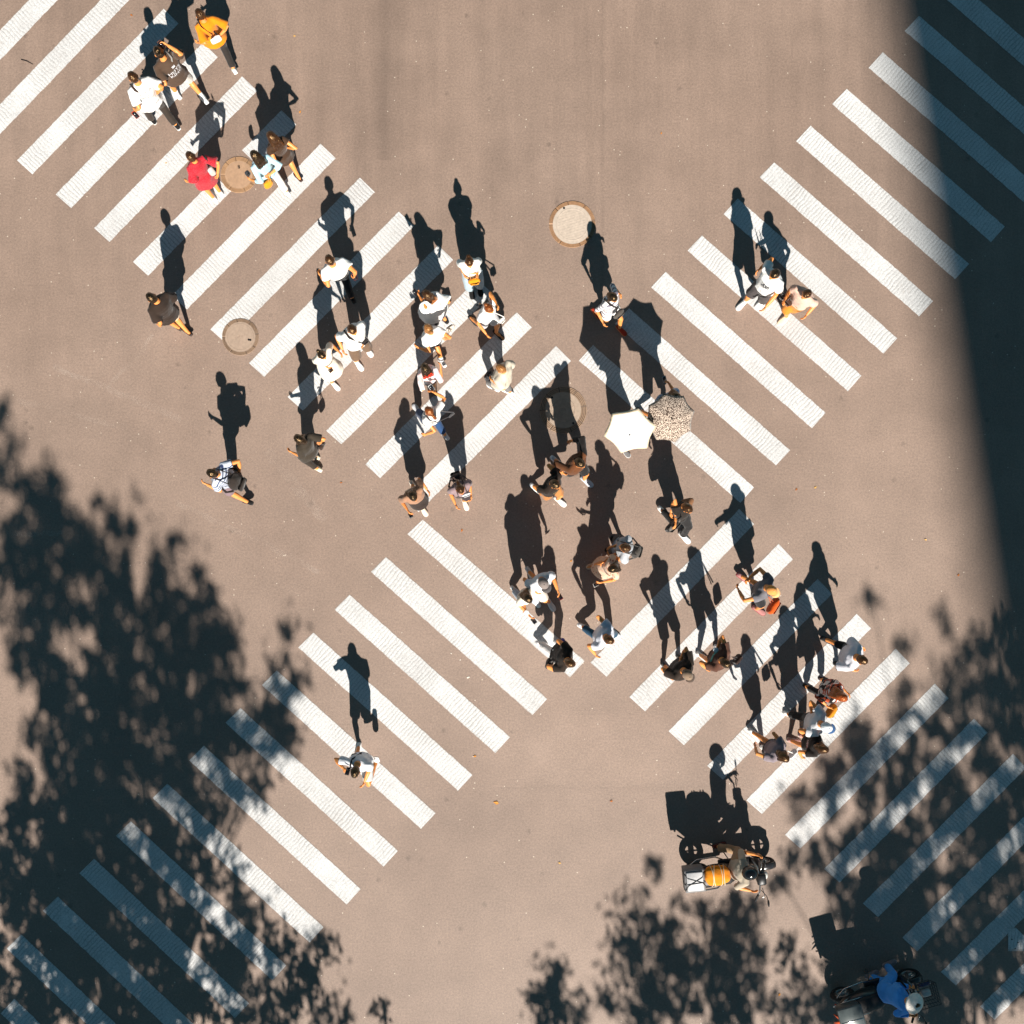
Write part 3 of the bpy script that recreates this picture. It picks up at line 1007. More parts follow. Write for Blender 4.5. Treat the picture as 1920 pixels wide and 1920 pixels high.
    if hat:
        kind, c1 = hat[0], hat[1]
        m1 = fabric(c1); m2 = fabric(hat[2]) if len(hat) > 2 else m1
        mb = MB()
        top_c = hc + hu * .02 * S
        def cap_fn(q): return 1.0 if q.z > -0.05 else 0.55
        if kind in ('cap', 'capback'):
            mb.ball(top_c, HX * 1.16, HY * 1.14, HZ * 1.06, hr_, hf, hu, 24, 14, fn=cap_fn)
            dr = hf if kind == 'cap' else -hf
            pts, fs = [], []
            for j in range(9):
                t = -1.15 + 2.3 * j / 8
                for rr_, zz in ((1.0, .012), (1.0, .004), (1.0 + .85 * math.cos(t * .75), -.002), (1.0 + .85 * math.cos(t * .75), -.010)):
                    pts.append(top_c + hr_ * (math.sin(t) * HX * 1.14 * (1 + (rr_ - 1) * .35)) + dr * (math.cos(t * .8) * HY * 1.08 * rr_) + hu * (zz * S - .008))
            for j in range(8):
                for i, i2 in ((0, 2), (2, 3), (3, 1), (1, 0)):
                    fs.append([j * 4 + i, j * 4 + i2, (j + 1) * 4 + i2, (j + 1) * 4 + i])
            mb.add(pts, fs, 1)
            mb.ball(top_c + hu * HZ * 1.06, .010, .010, .006, mi=1, nu=8, nv=6)
            mb.build('cap', [m1, m2], body)
        elif kind == 'helmet':
            gl = plain(c1, 0.16, 0.0, 0.7)
            mb.ball(hc + hu * .018, HX * 1.62, HY * 1.48, HZ * 1.28, hr_, hf, hu, 32, 18, fn=lambda q: 1.0 if q.z > -.42 else .78)
            hm_ = mb.build('helmet', gl, body)
            mb = MB()
            pts, fs = [], []
            for j in range(13):
                t = -1.2 + 2.4 * j / 12
                for z_, r_ in ((.045, 1.53), (-.02, 1.72), (-.085, 1.66)):
                    for k_ in (0, .03):
                        pts.append(hc + hr_ * (math.sin(t) * HX * (r_ + .12 + k_)) + hf * (math.cos(t) * HY * (r_ + k_)) + hu * z_)
            for j in range(12):
                for i, i2 in ((0, 2), (2, 4), (4, 5), (5, 3), (3, 1), (1, 0)):
                    fs.append([j * 6 + i, j * 6 + i2, (j + 1) * 6 + i2, (j + 1) * 6 + i])
            mb.add(pts, fs)
            mb.build('visor', plain((120, 112, 106), 0.12, 0.2, 0.8), hm_)
        elif kind == 'brim':
            m3 = plain(c1, 0.7)
            rings = [(0.0, .118), (.075, .112), (.098, .092), (.108, .055), (.128, .0), ]
            Zs = hu
            cs = [top_c + Zs * z_ for z_ in (-.012, .0, .045, .078, .092)]
            rr = [.175, .150, .112, .085, .03]
            mb.rings(cs, [hr_] * 5, [hf] * 5, [x * S for x in rr], [x * S * 1.06 for x in rr], 28, 0.3)
            mb.build('hat', m3, body)
    return info

def add_print(o, me, prt, info):
    """lettering or a motif laid on the finished cloth"""
    bv = BVHTree.FromPolygons([v.co.copy() for v in me.vertices], [tuple(p.vertices) for p in me.polygons])
    off = worldloc(o)
    for pr in prt if isinstance(prt, list) else [prt]:
        sgn = -1 if pr.get('side', 'back') == 'back' else 1
        D = info['Fs'] * sgn
        up = info['U']; rt = info['Rs'] * (1 if sgn < 0 else -1)
        dx, dz = pr.get('off', (0, -.18))
        c = info['neck'] + up * dz + rt * dx + D * 0.5
        ca, sa = math.cos(pr.get('rot', 0)), math.sin(pr.get('rot', 0))
        vs, fs = [], []
        if 'text' in pr:
            cu = bpy.data.curves.new('t', 'FONT'); cu.body = pr['text']; cu.size = pr.get('size', .06); cu.align_x = 'CENTER'; cu.resolution_u = 2; cu.space_line = 0.85
            to = bpy.data.objects.new('t', cu); COL.objects.link(to)
            tm = bpy.data.meshes.new_from_object(to.evaluated_get(bpy.context.evaluated_depsgraph_get()))
            bpy.data.objects.remove(to)
            bm = bmesh.new(); bm.from_mesh(tm)
            bmesh.ops.triangulate(bm, faces=bm.faces)
            vs = [(v.co.x, v.co.y) for v in bm.verts]; fs = [[v.index for v in q.verts] for q in bm.faces]
            bm.free(); bpy.data.meshes.remove(tm)
        else:
            nx, ny = 10, 8
            w, h_ = pr['box']
            for j in range(ny + 1):
                for i in range(nx + 1): vs.append((-w / 2 + w * i / nx, -h_ / 2 + h_ * j / ny))
            for j in range(ny):
                for i in range(nx):
                    if pr.get('rag') and noise.noise(Vector((i * .6, j * .6, pr['rag']))) > 0.12: continue
                    k = j * (nx + 1) + i; fs.append([k, k + 1, k + nx + 2, k + nx + 1])
        out, ok = [], []
        for x, y in vs:
            p = c + rt * (x * ca - y * sa) + up * (x * sa + y * ca)
            hit = bv.ray_cast(p - off, -D)
            if hit[0] is None: out.append(p - D * .35 - off); ok.append(False)
            else: out.append(hit[0] + D * .004); ok.append(True)
        fs = [q for q in fs if all(ok[i] for i in q)]
        if not fs: continue
        m = bpy.data.meshes.new('print'); m.from_pydata([tuple(p) for p in out], [], fs)
        m.materials.append(fabric(pr['c']))
        po = bpy.data.objects.new('print', m); po.parent = o; COL.objects.link(po)

# ------------------------------------------------------------------ carried things
def handbag(label, c, yaw, size, color, strap=None, cat='bag', name='handbag', pat=None, group='bags carried by the people', soften=True, flap=None):
    """strap: list of world points the strap runs through (starts and ends at the bag)"""
    a = rad(yaw)
    F = V(math.cos(a), math.sin(a), 0); R = V(math.sin(a), -math.cos(a), 0)
    mb = MB()
    sx, sy, sz = size
    mb.box(c, sx, sy, sz, R, F, Z3, min(size) * 0.28, 0.88)
    m = pat if pat else fabric(color)
    o = mb.build(name, m, origin=V(c.x, c.y, c.z - sz / 2))
    md = o.modifiers.new('b', 'SUBSURF'); md.levels = 2; md.render_levels = 2
    BAKE.append((o, [wrinkle(0.010, 16, len(BAKE))]))
    tag(o, label, cat, group)
    mb = MB()
    mb.box(c + F * (sy * .5) - Z3 * sz * .12, sx * .66, .03, sz * .5, R, F, Z3, .012)
    mb.build('pocket', m, o)
    if strap:
        mb = MB()
        mb.limb(strap, .0075, 6, flat=2.2)
        mb.build('strap', fabric(flap or color), o)
    return o

def backpack(label, info, size, color, drop=0.22, group='bags carried by the people', cat='backpack'):
    F, R, U, neck = info['Fs'], info['Rs'], info['U'], info['neck']
    S = info['S']
    sx, sy, sz = size
    c = neck - U * (drop * S) - F * (0.135 * S + sy / 2)
    mb = MB()
    mb.box(c, sx, sy, sz, R, F, U, min(size) * 0.33, 0.85)
    m = fabric(color)
    o = mb.build('backpack', m, origin=c - U * sz / 2)
    md = o.modifiers.new('b', 'SUBSURF'); md.levels = 2; md.render_levels = 2
    BAKE.append((o, [wrinkle(0.014, 14, len(BAKE))]))
    tag(o, label, cat, group)
    mb = MB()
    mb.box(c - F * (sy * .5) - U * sz * .18, sx * .7, .06, sz * .42, R, F, U, .025)
    mb.build('pocket', m, o)
    for sg in (-1, 1):
        mb = MB()
        sh = neck + R * (sg * .085 * S) - U * .035 * S
        mb.limb([c + U * sz * .38 + R * sg * sx * .25, sh - F * .07 * S + U * .03, sh + U * .04 * S, sh + F * .115 * S - U * .03, sh + F * .15 * S - U * .2, c + R * sg * (sx * .5 + .05) - U * sz * .2 + F * .1, c + R * sg * sx * .45 - U * sz * .3], .009, 6, flat=2.4)
        mb.build('strap', m, o)
    return o

def crossbody(label, info, at, color, side=1, size=(.22, .10, .16), strapc=None, cat='bag', name='shoulder_bag', pat=None, yaw=None, strap=True):
    """bag at a pixel/height with a strap over the opposite shoulder"""
    c = W(*at)
    F, R, U, neck, S = info['F'], info['R'], info['U'], info['neck'], info['S']
    s = info['sh'][0 if side > 0 else 1]
    top = s - U * 0 + Z3 * .062 * S + (neck - s) * .35
    pts = None
    if strap:
        Fs = info['Fs']
        mid = info['pel'] + U * info['tl'] * .45
        d = c - mid; d.z = 0
        pts = [c + Z3 * size[2] * .42 - R * .06, mid - Fs * .165 * S + U * .05, top - Fs * .07 * S - U * .01, top + Z3 * .012, top + Fs * .085 * S - U * .02, mid + Fs * .165 * S + U * .05, c + Z3 * size[2] * .42 + R * .06]
    return handbag(label, c, yaw if yaw is not None else math.degrees(math.atan2(F.y, F.x)), size, color, pts, cat, name, pat, flap=strapc)

def phone(label, at, yaw, c=(30, 30, 32), tilt=0.7, cat='phone', group='phones held in hands', size=(.075, .009, .155), name='phone'):
    p = W(*at)
    a = rad(yaw)
    F = V(math.cos(a), math.sin(a), 0); R = V(math.sin(a), -math.cos(a), 0)
    n = -F * math.cos(tilt) + Z3 * math.sin(tilt)          # screen looks back at the holder and up
    u = R.cross(n) * -1
    if u.z < 0: u = -u
    mb = MB(); mb.box(p, size[0], size[1], size[2], R, n, u, .006)
    o = mb.build(name, plain(c, 0.35), origin=p)
    tag(o, label, cat, group)
    mb = MB(); mb.box(p + n * (size[1] / 2 + .0012), size[0] * .88, .002, size[2] * .9, R, n, u)
    mb.build('screen', plain((26, 28, 34), 0.12), o)
    return o

def umbrella(label, c, r, tilt_dir, tilt, mat, n=8, rise=0.16, shaft=0.75, rim=None):
    """c: apex of the canopy"""
    td = V(math.cos(rad(tilt_dir)), math.sin(rad(tilt_dir)), 0)
    ax = (Z3 * math.cos(rad(tilt)) + td * math.sin(rad(tilt))).normalized()
    e1 = V(1, 0, 0); e1 = (e1 - ax * e1.dot(ax)).normalized(); e2 = ax.cross(e1)
    t = empty('umbrella', c - ax * (shaft + .1), label, 'umbrella', 'umbrellas held up against the sun')
    rot0 = 0.25
    def prof(s): return -rise * (s ** 1.9)
    sub, rg = 6, 9
    mb = MB(); pts, fs = [], []
    N = n * sub
    for j in range(rg + 1):
        s = j / rg
        for i in range(N):
            a = rot0 + 2 * math.pi * i / N
            k = (i % sub) / sub
            sag = math.sin(math.pi * k)
            chord = 1.0 - (1 - math.cos(math.pi / n)) * sag * 1.0 * s
            hem = 1.0 - .055 * sag * (s ** 3)
            rr = r * s * chord * hem
            pts.append(c + e1 * (rr * math.cos(a)) + e2 * (rr * math.sin(a)) + ax * (prof(s) * (1 - 0.0) - .020 * sag * s))
    top = len(pts)
    for j in range(rg):
        for i in range(N):
            i2 = (i + 1) % N
            fs.append([j * N + i, j * N + i2, (j + 1) * N + i2, (j + 1) * N + i])
    mb.add(pts, fs)
    can = mb.build('canopy', [mat] + ([rim] if rim else []), t)
    md = can.modifiers.new('s', 'SOLIDIFY'); md.thickness = .003
    if rim:
        for p in can.data.polygons:
            if p.index // N >= rg - 1: p.material_index = 1
    ribm = plain((60, 60, 62), 0.35, 0.8)
    for i in range(n):
        a = rot0 + 2 * math.pi * i / n
        d = e1 * math.cos(a) + e2 * math.sin(a)
        mb = MB()
        mb.limb([c + d * (r * s) + ax * (prof(s) - .010) for s in (0.02, .35, .7, 1.01)], .0030, 5)
        mb.limb([c - ax * .30, c + d * (r * .5) + ax * (prof(.5) - .012)], .0026, 5)
        mb.build('rib', ribm, t)
    mb = MB(); mb.limb([c + ax * .045, c - ax * shaft], .0055, 8); mb.build('shaft', ribm, t)
    mb = MB(); mb.limb([c - ax * (shaft - .02), c - ax * (shaft + .09)], .013, 10); mb.build('handle', plain((40, 30, 26), 0.5), t)
    mb = MB(); mb.limb([c + ax * .0, c + ax * .05], [.016, .006], 8); mb.build('tip', plain((70, 62, 56), 0.4), t)
    return t
# ------------------------------------------------------------------ who is on the crossing
WHT = (238, 236, 232)
BLK = (24, 22, 22)
def tee(c, hem=.86, sleeve=.55, loose=.026, **k): return dict(kind='shirt', c=c, hem=hem, sleeve=sleeve, loose=loose, **k)
def dress(c, hem=.55, sleeve=.5, loose=.022, flare=.05, **k): return dict(kind='dress', c=c, hem=hem, sleeve=sleeve, loose=loose, flare=flare, **k)
WS = ((236, 233, 228), (242, 240, 236))
BS = ((26, 24, 24), (34, 32, 32))
DS = ((28, 26, 26), (228, 224, 218))

# group in the top left corner, walking up and to the left
i = person('person in long orange tunic and dark trousers, white bag at hip, nearest the top edge', (372, 22), 120, 1.64, 'f', L=(399, 66), R=(444, 139), hl=(368, 79, .88), hr=(407, 72, .95),
       top=dress((240, 140, 8), hem=.66, sleeve=.95, loose=.035, flare=.045, wide=.02), bot=('trousers', (58, 52, 48), .92), hair=('short', 'brown'), shoes=WS)
crossbody('white shoulder bag on the hip of the orange tunic', i, (405, 74, 1.0), (240, 236, 228), 1, (.22, .09, .17), strapc=(40, 24, 14))
i = person('person in brown t-shirt with white back print, one hand raised to the head', (297, 97), 128, 1.74, 'm', L=(331, 175), R=(386, 190), hl=(308, 156, .92), hr=(307, 80, 1.60),
       top=tee((94, 72, 56), hem=.80, loose=.045, sleeve=.8), bot=('shorts', (206, 200, 192), .95, .03), hair=('bun', 'black'), shoes=WS, socks=(240, 238, 234),
       prt=[dict(text='HUYS\nKING', size=.11, off=(.03, -.26), c=(222, 220, 222), rot=.1), dict(box=(.07, .05), off=(.05, -.12), c=(222, 220, 222), rag=3)])
phone('phone raised to the ear of the person in the brown t-shirt', (303, 84, 1.58), 128, (120, 72, 50))
crossbody('grey shoulder strap bag across the brown printed t-shirt', i, (322, 112, 1.22), (120, 116, 112), -1, (.14, .05, .10), strapc=(150, 146, 140))
i = person('person in white slogan t-shirt and dark trousers swinging a red phone', (249, 144), 128, 1.72, 'm', L=(284, 222), R=(334, 239), hl=(253, 207, .9), hr=(296, 172, 1.05),
       top=tee(WHT, hem=.78, loose=.05, sleeve=.75), bot=('trousers', (66, 56, 48), .93), hair=('short', 'brown'), shoes=DS,
       prt=[dict(text='MOTIONS', size=.062, off=(.03, -.13), c=(40, 38, 38)), dict(text='ENJOY', size=.066, off=(-.05, -.21), c=(40, 38, 38)), dict(text='always on', size=.045, off=(.09, -.30), c=(90, 84, 82)),
            dict(text='smile', size=.045, off=(-.06, -.46), c=(110, 105, 103)), dict(text='today', size=.045, off=(.10, -.50), c=(110, 105, 103))])
phone('red phone in the swinging left hand of the white slogan t-shirt', (254, 215, .86), 128, (214, 66, 16), size=(.08, .012, .14))
crossbody('small dark sling bag on the chest of the white slogan t-shirt', i, (247, 176, 1.15), (60, 44, 38), 1, (.16, .06, .12), strapc=(70, 46, 36))
i = person('person in dotted red dress passing left of the pitted manhole cover', (357, 293), 130, 1.62, 'f', L=(398, 368), R=(410, 357), hl=(349, 340, .85), hr=(408, 330, .95),
       top=dress(fabric((206, 34, 50), 'dots', (224, 96, 104), scale=1.9), hem=.52, sleeve=.9, loose=.03, flare=.05, wide=.035), hair=('short', 'brown'), shoes=WS)
handbag('grey and white bag hanging from the red dress shoulder', W(397, 321, 1.0), 130, (.13, .10, .30), (196, 190, 186), [W(393, 308, 1.18), W(386, 296, 1.36), W(380, 290, 1.42), W(388, 302, 1.25), W(399, 312, 1.14)], name='shoulder_bag', flap=(30, 26, 26))
i = person('person in short dark brown dress with long loose brown hair and sandals', (509, 256), 128, 1.64, 'f', L=(526, 300), R=(561, 334), hl=(516, 304, .88), hr=(534, 276, .98),
       top=dress((82, 56, 36), hem=.66, sleeve=.35, loose=.03, flare=.05), hair=('long', 'brown', .34), shoes=((70, 36, 22), (60, 34, 24)), shoek='sandal')
i = person('person in light blue shirt and white trousers carrying a round orange bag', (478, 291), 130, 1.62, 'f', L=(498, 330), R=(539, 362), hl=(467, 336, .92), hr=(503, 330, .98),
       top=tee((176, 214, 226), hem=.80, sleeve=1.5, loose=.034), bot=('trousers', (238, 234, 226), .93), hair=('long', 'black', .26), shoes=WS)
handbag('round orange bag carried behind the light blue shirt', W(503, 345, .80), 130, (.20, .13, .20), (236, 154, 24), [W(503, 340, .89), W(503, 332, 1.0), W(507, 336, .98), W(507, 342, .89)])
handbag('small dark pouch in the left hand of the light blue shirt', W(464, 325, .95), 130, (.10, .05, .20), (48, 52, 58), [W(464, 322, 1.04), W(467, 331, 1.0), W(465, 326, .98)], name='pouch')
person('person alone in dark brown t-shirt and beige shorts on bare asphalt at the left', (284, 558), 140, 1.72, 'm', L=(330, 610), R=(353, 622), hl=(299, 611, .85),
       top=tee((58, 42, 32), hem=.80, sleeve=.75, loose=.045, wide=.015), bot=('shorts', (222, 194, 160), .9, .03), hair=('short', 'black'), shoes=((60, 34, 22), (50, 32, 24)), shoek='sandal')
i = person('person in plain white t-shirt and black trousers, arms spread, holding a red phone', (617, 486), 118, 1.74, 'm', L=(636, 500), R=(663, 563), hl=(598, 513, 1.02), hr=(664, 517, .98),
       top=tee(WHT, hem=.90, loose=.03), bot=('trousers', (26, 26, 32), .94), hair=('crop', 'brown'), shoes=BS)
phone('dark red phone in the right hand of the spread arm walker', (665, 519, .94), 118, (120, 20, 20))
i = person('person in white t-shirt and brown shorts arm in arm with the cream dress', (660, 618), -55, 1.76, 'm', L=(690, 657), R=(672, 683), hl=(681, 647, 1.0), hr=(645, 662, 1.02),
       top=tee(WHT, hem=.86, loose=.04), bot=('shorts', (126, 100, 78), .9), hair=('crop', 'brown'), shoes=WS)
crossbody('black sling bag of the white t-shirt in brown shorts', i, (684, 640, 1.05), (44, 38, 36), -1, (.16, .07, .14))
i = person('person in cream dress with top bun reading a phone', (603, 665), -48, 1.58, 'f', L=(622, 684), R=(628, 722), hl=(640, 664, 1.05), hr=(616, 690, 1.06),
       top=dress((240, 230, 212), hem=.50, sleeve=.7, loose=.028, flare=.05), hair=('bun', 'black'), shoes=WS)
phone('orange cased phone read by the person in the cream dress', (620, 694, 1.08), -48, (214, 128, 40), size=(.085, .01, .15))

# middle column
i = person('person in loose white dress and long brown hair holding a phone at face height', (801, 553), 135, 1.62, 'f', L=(812, 600), R=(831, 597), hl=(784, 551, 1.42), hr=(836, 566, .95),
       top=dress(WHT, hem=.58, sleeve=.9, loose=.05, flare=.09, wide=.04), hair=('long', 'brown', .2, (150, 84, 34)), shoes=BS)
phone('dark phone held at face height above the loose white dress', (779, 549, 1.45), 135, (50, 40, 38))
i = person('person in white t-shirt with small back lettering, black shorts and high white socks', (803, 616), 125, 1.64, 'f', L=(803, 622), R=(831, 682), hl=(780, 650, .95), hr=(836, 634, .95),
       top=tee(WHT, hem=.92, loose=.035), bot=('shorts', (30, 30, 34), .75), hair=('bun', 'tan'), shoes=WS, socks=(244, 242, 240), nod=.5,
       prt=dict(text='STAFF', size=.055, off=(.0, -.2), c=(40, 36, 36)))
handbag('crumpled clear plastic bag hanging beside the white t-shirt with lettering', W(845, 616, .62), 125, (.20, .08, .24), (214, 200, 184), [W(843, 612, .72), W(838, 630, .92), W(846, 618, .72)], name='plastic_bag')
person('person with dark hair dyed red at the ends and a pink white blouse', (797, 690), 112, 1.60, 'f', L=(806, 702), R=(813, 729), hl=(786, 712, 1.0), hr=(826, 684, 1.18),
       top=tee(fabric((238, 214, 210), 'patches', (232, 190, 186), (246, 240, 238)), hem=.86, sleeve=1.2, loose=.035), bot=('skirt', (96, 96, 104), .58), hair=('long', 'black', .22, (186, 40, 16)), shoes=BS)
i = person('person in white t-shirt and blue jeans with braided hair filming ahead', (804, 770), 130, 1.62, 'f', L=(783, 769), R=(836, 818), hl=(794, 816, .92), hr=(809, 733, 1.25),
       top=tee(WHT, hem=.92, loose=.032), bot=('trousers', (50, 84, 130), .84, .024), hair=('pony', 'ginger', .22), shoes=((206, 206, 210), (238, 236, 234)))
phone('white phone held out in front by the braided walker', (809, 727, 1.28), 130, (236, 234, 232))
crossbody('small grey crossbody bag with bow at the back of the braided walker', i, (846, 778, 1.1), (84, 82, 84), 1, (.14, .06, .10))
i = person('person in white top and wide light blue jeans holding a yellow bag in front', (880, 491), -80, 1.62, 'f', L=(900, 543), R=(884, 548), hl=(894, 520, 1.05), hr=(872, 519, 1.05),
       top=tee((236, 236, 230), hem=1.0, sleeve=.6), bot=('trousers', (166, 184, 194), .96, .034), hair=('bun', 'brown'), shoes=BS)
handbag('yellow handbag held before the belly above light blue jeans', W(889, 527, 1.0), -80, (.24, .10, .17), (236, 150, 16), [W(882, 522, 1.08), W(880, 512, 1.2), W(897, 512, 1.2), W(896, 522, 1.08)])
i = person('person in white top and pale grey shorts, one hand up at brown hair, black sandals', (917, 578), -42, 1.60, 'f', L=(935, 628), R=(887, 601), hl=(934, 575, 1.50), hr=(916, 632, .92),
       top=tee((240, 238, 236), hem=.96, sleeve=.5), bot=('shorts', (196, 194, 196), .7, .03), hair=('bun', 'ginger'), shoes=((24, 22, 22), (20, 20, 20)), shoek='sandal')
crossbody('white shoulder bag with thin strap beside the raised hand', i, (941, 600, .95), (238, 234, 228), 1, (.15, .07, .12))
phone('dark phone beside the brown haired head with clip', (899, 572, 1.40), -42, (40, 34, 34))
i = person('stooped person in beige t-shirt and grey trousers with pale hair', (939, 690), 150, 1.66, 'm', L=(925, 726), R=(951, 733), hl=(921, 712, .92),
       top=tee((208, 196, 176), hem=.80, loose=.042, sleeve=.7), bot=('trousers', (130, 126, 124), .80), hair=('crop', 'tan'), shoes=WS)
handbag('dark grey bag in the hand of the beige t-shirt', W(916, 705, .68), 150, (.20, .10, .26), (52, 50, 54), [W(917, 702, .80), W(920, 709, .92), W(914, 706, .80)], name='tote_bag')
i = person('person in blue and white striped shirt with big dark backpack', (397, 887), 160, 1.72, 'm', L=(468, 941), R=(432, 876), hl=(381, 905, 1.12), hr=(449, 890, 1.0),
       top=tee(fabric((208, 214, 226), 'stripes', (70, 86, 130)), hem=.86), bot=('shorts', (146, 122, 128), .9), hair=('short', 'black'), shoes=BS)
backpack('bulging dark brown backpack on the striped shirt', i, (.36, .24, .46), (52, 42, 36))
i = person('person with dark bob in olive shirt and olive trousers walking alone at left', (561, 823), 148, 1.66, 'f', L=(594, 877), R=(588, 853), hl=(543, 846, .95), hr=(600, 829, .88),
       top=tee((66, 56, 44), hem=.74, loose=.035, sleeve=.8), bot=('trousers', (62, 52, 42), .8, .02), hair=('bob', 'black'), shoes=((236, 222, 190), (238, 232, 222)))
handbag('small dark handbag in the right hand of the olive shirt', W(604, 836, .70), 148, (.18, .09, .16), (70, 50, 38), [W(602, 833, .78), W(600, 829, .90), W(606, 834, .78)])
i = person('person in light brown top with long dark hair checking a phone', (774, 930), -60, 1.63, 'f', L=(794, 956), R=(776, 912), hl=(805, 924, 1.0), hr=(768, 962, 1.1),
       top=tee((176, 132, 104), hem=.84, sleeve=.75, loose=.034), bot=('skirt', (60, 46, 40), .55), hair=('long', 'black', .2), shoes=((232, 210, 188), (236, 224, 210)))
phone('white phone in the hands of the light brown top', (770, 966, 1.08), -60, (232, 224, 218))
i = person('person in mauve t-shirt with dark ponytail stepping off the last stripe', (863, 917), -70, 1.62, 'f', L=(872, 944), R=(862, 905), hr=(857, 952, .95), hl=(884, 934, .92),
       top=tee((158, 134, 136), hem=.90, loose=.03), bot=('shorts', (70, 56, 58), .8), hair=('pony', 'brown', .12), shoes=((238, 216, 196), (240, 230, 220)))
backpack('brown backpack on the mauve t-shirt', i, (.26, .15, .34), (84, 66, 60))
crossbody('pale grey shoulder bag under the arm of the mauve t-shirt', i, (874, 927, 1.15), (204, 204, 206), -1, (.18, .06, .18), strap=False)
person('person in brown jacket with black sleeves and headband, holding hands', (1088, 868), -40, 1.74, 'm', L=(1100, 903), R=(1040, 863), hl=(1069, 827, 1.0), hr=(1057, 888, .95),
       top=tee((116, 68, 34), hem=.86, sleeve=1.85, loose=.035, m2=fabric((34, 28, 26)), test=lambda n: (lambda c: (c - n['neck']).dot(n['R']) < -.19)), bot=('shorts', (36, 32, 32), .85), hair=('short', 'black'), hat=None, shoes=((188, 196, 206), (222, 224, 228)))
person('person in black t-shirt with gold chest lettering and tan shorts', (1041, 908), -40, 1.68, 'm', L=(1050, 940), R=(1003, 915), hl=(1050, 884, .95), hr=(1020, 920, .88),
       top=tee((50, 36, 26), hem=.88), bot=('shorts', (196, 130, 70), .8), hair=('short', 'black'), shoes=WS,
       prt=[dict(text='LUCKY', size=.07, off=(0, -.20), side='chest', c=(222, 180, 96)), dict(text='GOLD', size=.07, off=(0, -.28), side='chest', c=(222, 180, 96))])

# around the umbrellas
i = person('person in striped white top and red orange shoes above the umbrellas', (1150, 556), -45, 1.56, 'f', L=(1165, 620), R=(1117, 588), hl=(1164, 553, 1.12), hr=(1133, 610, .85),
       top=tee(fabric((232, 228, 226), 'stripes', (130, 126, 140), scale=.8), hem=.84, sleeve=1.1, loose=.035), bot=('shorts', (240, 236, 232), .6), hair=('bob', 'black'), shoes=((206, 60, 32), (236, 140, 60)))
crossbody('grey shoulder bag worn over the striped white top', i, (1160, 588, .98), (96, 88, 80), -1, (.24, .11, .20), strapc=(50, 42, 40))
person('person hidden beneath the plain white umbrella, one shoe showing', (1190, 806), -50, 1.58, 'f', L=(1160, 800), R=(1172, 847), hr=(1183, 813, 1.18), hl=(1186, 800, 1.2),
       top=dress((150, 160, 170), hem=.55), hair=('long', 'black', .2), shoes=((120, 118, 118), (240, 240, 238)), group='people under umbrellas')
umbrella('plain white umbrella with folded panels', W(1181, 815, 1.84), .455, -98, 33, fabric((240, 240, 238)), 6, .13, .68, rim=fabric((236, 214, 182)))
i = person('person under the leopard umbrella reaching out a white phone', (1269, 744), -40, 1.62, 'f', L=(1252, 796), R=(1200, 773), hl=(1252, 716, 1.15), hr=(1256, 782, 1.2),
       top=tee((190, 198, 220), hem=.86, loose=.032), bot=('shorts', (84, 100, 116), .9), hair=('long', 'black', .2), shoes=((70, 70, 76), (60, 60, 64)), group='people under umbrellas')
phone('white phone in the hand stretched out from the leopard umbrella', (1246, 711, 1.12), 120, (232, 230, 230))
handbag('pale blue shoulder bag beside the leopard umbrella', W(1236, 747, .9), -40, (.20, .10, .20), (150, 168, 190), [W(1240, 748, 1.0), W(1252, 752, 1.35), W(1256, 748, 1.4), W(1242, 746, 1.0)], name='shoulder_bag')
umbrella('leopard spotted umbrella with scalloped hem', W(1260, 786, 1.76), .44, -70, 14, fabric((214, 194, 176), 'leopard', (104, 86, 74), scale=1.9), 8, .15, .66)
i = person('person in white t-shirt with dark chest drawing and grey shorts', (1453, 514), -135, 1.74, 'm', R=(1391, 571), L=(1426, 569), hr=(1419, 509, 1.08), hl=(1431, 581, .98),
       top=tee(WHT, hem=.88, loose=.035), bot=('shorts', (84, 76, 76), .85, .03), hair=('short', 'black'), shoes=WS, socks=(240, 238, 234),
       prt=[dict(box=(.17, .12), off=(.02, -.22), side='chest', c=(70, 70, 76), rag=5), dict(text='club', size=.06, off=(-.02, -.32), side='chest', c=(60, 60, 66))])
handbag('black pouch hanging at the left of the chest drawing t-shirt', W(1468, 556, .8), -135, (.12, .07, .22), (50, 46, 46), [W(1468, 552, .9), W(1470, 540, 1.2), W(1466, 552, .9)], name='pouch')
i = person('person in pale pink t-shirt and tan shorts walking with a brown bag', (1513, 551), -135, 1.64, 'm', R=(1468, 599), L=(1477, 574), hr=(1469, 566, 1.12), hl=(1508, 596, .9),
       top=tee((226, 186, 166), hem=.90, loose=.036), bot=('shorts', (226, 140, 40), .95, .03), hair=('short', 'brown'), shoes=((238, 208, 176), (240, 220, 196)))
handbag('dark brown bag under the right hand of the pink t-shirt', W(1478, 566, .98), -135, (.18, .09, .18), (84, 50, 34), [W(1477, 562, 1.08), W(1484, 555, 1.3), W(1482, 562, 1.08)])

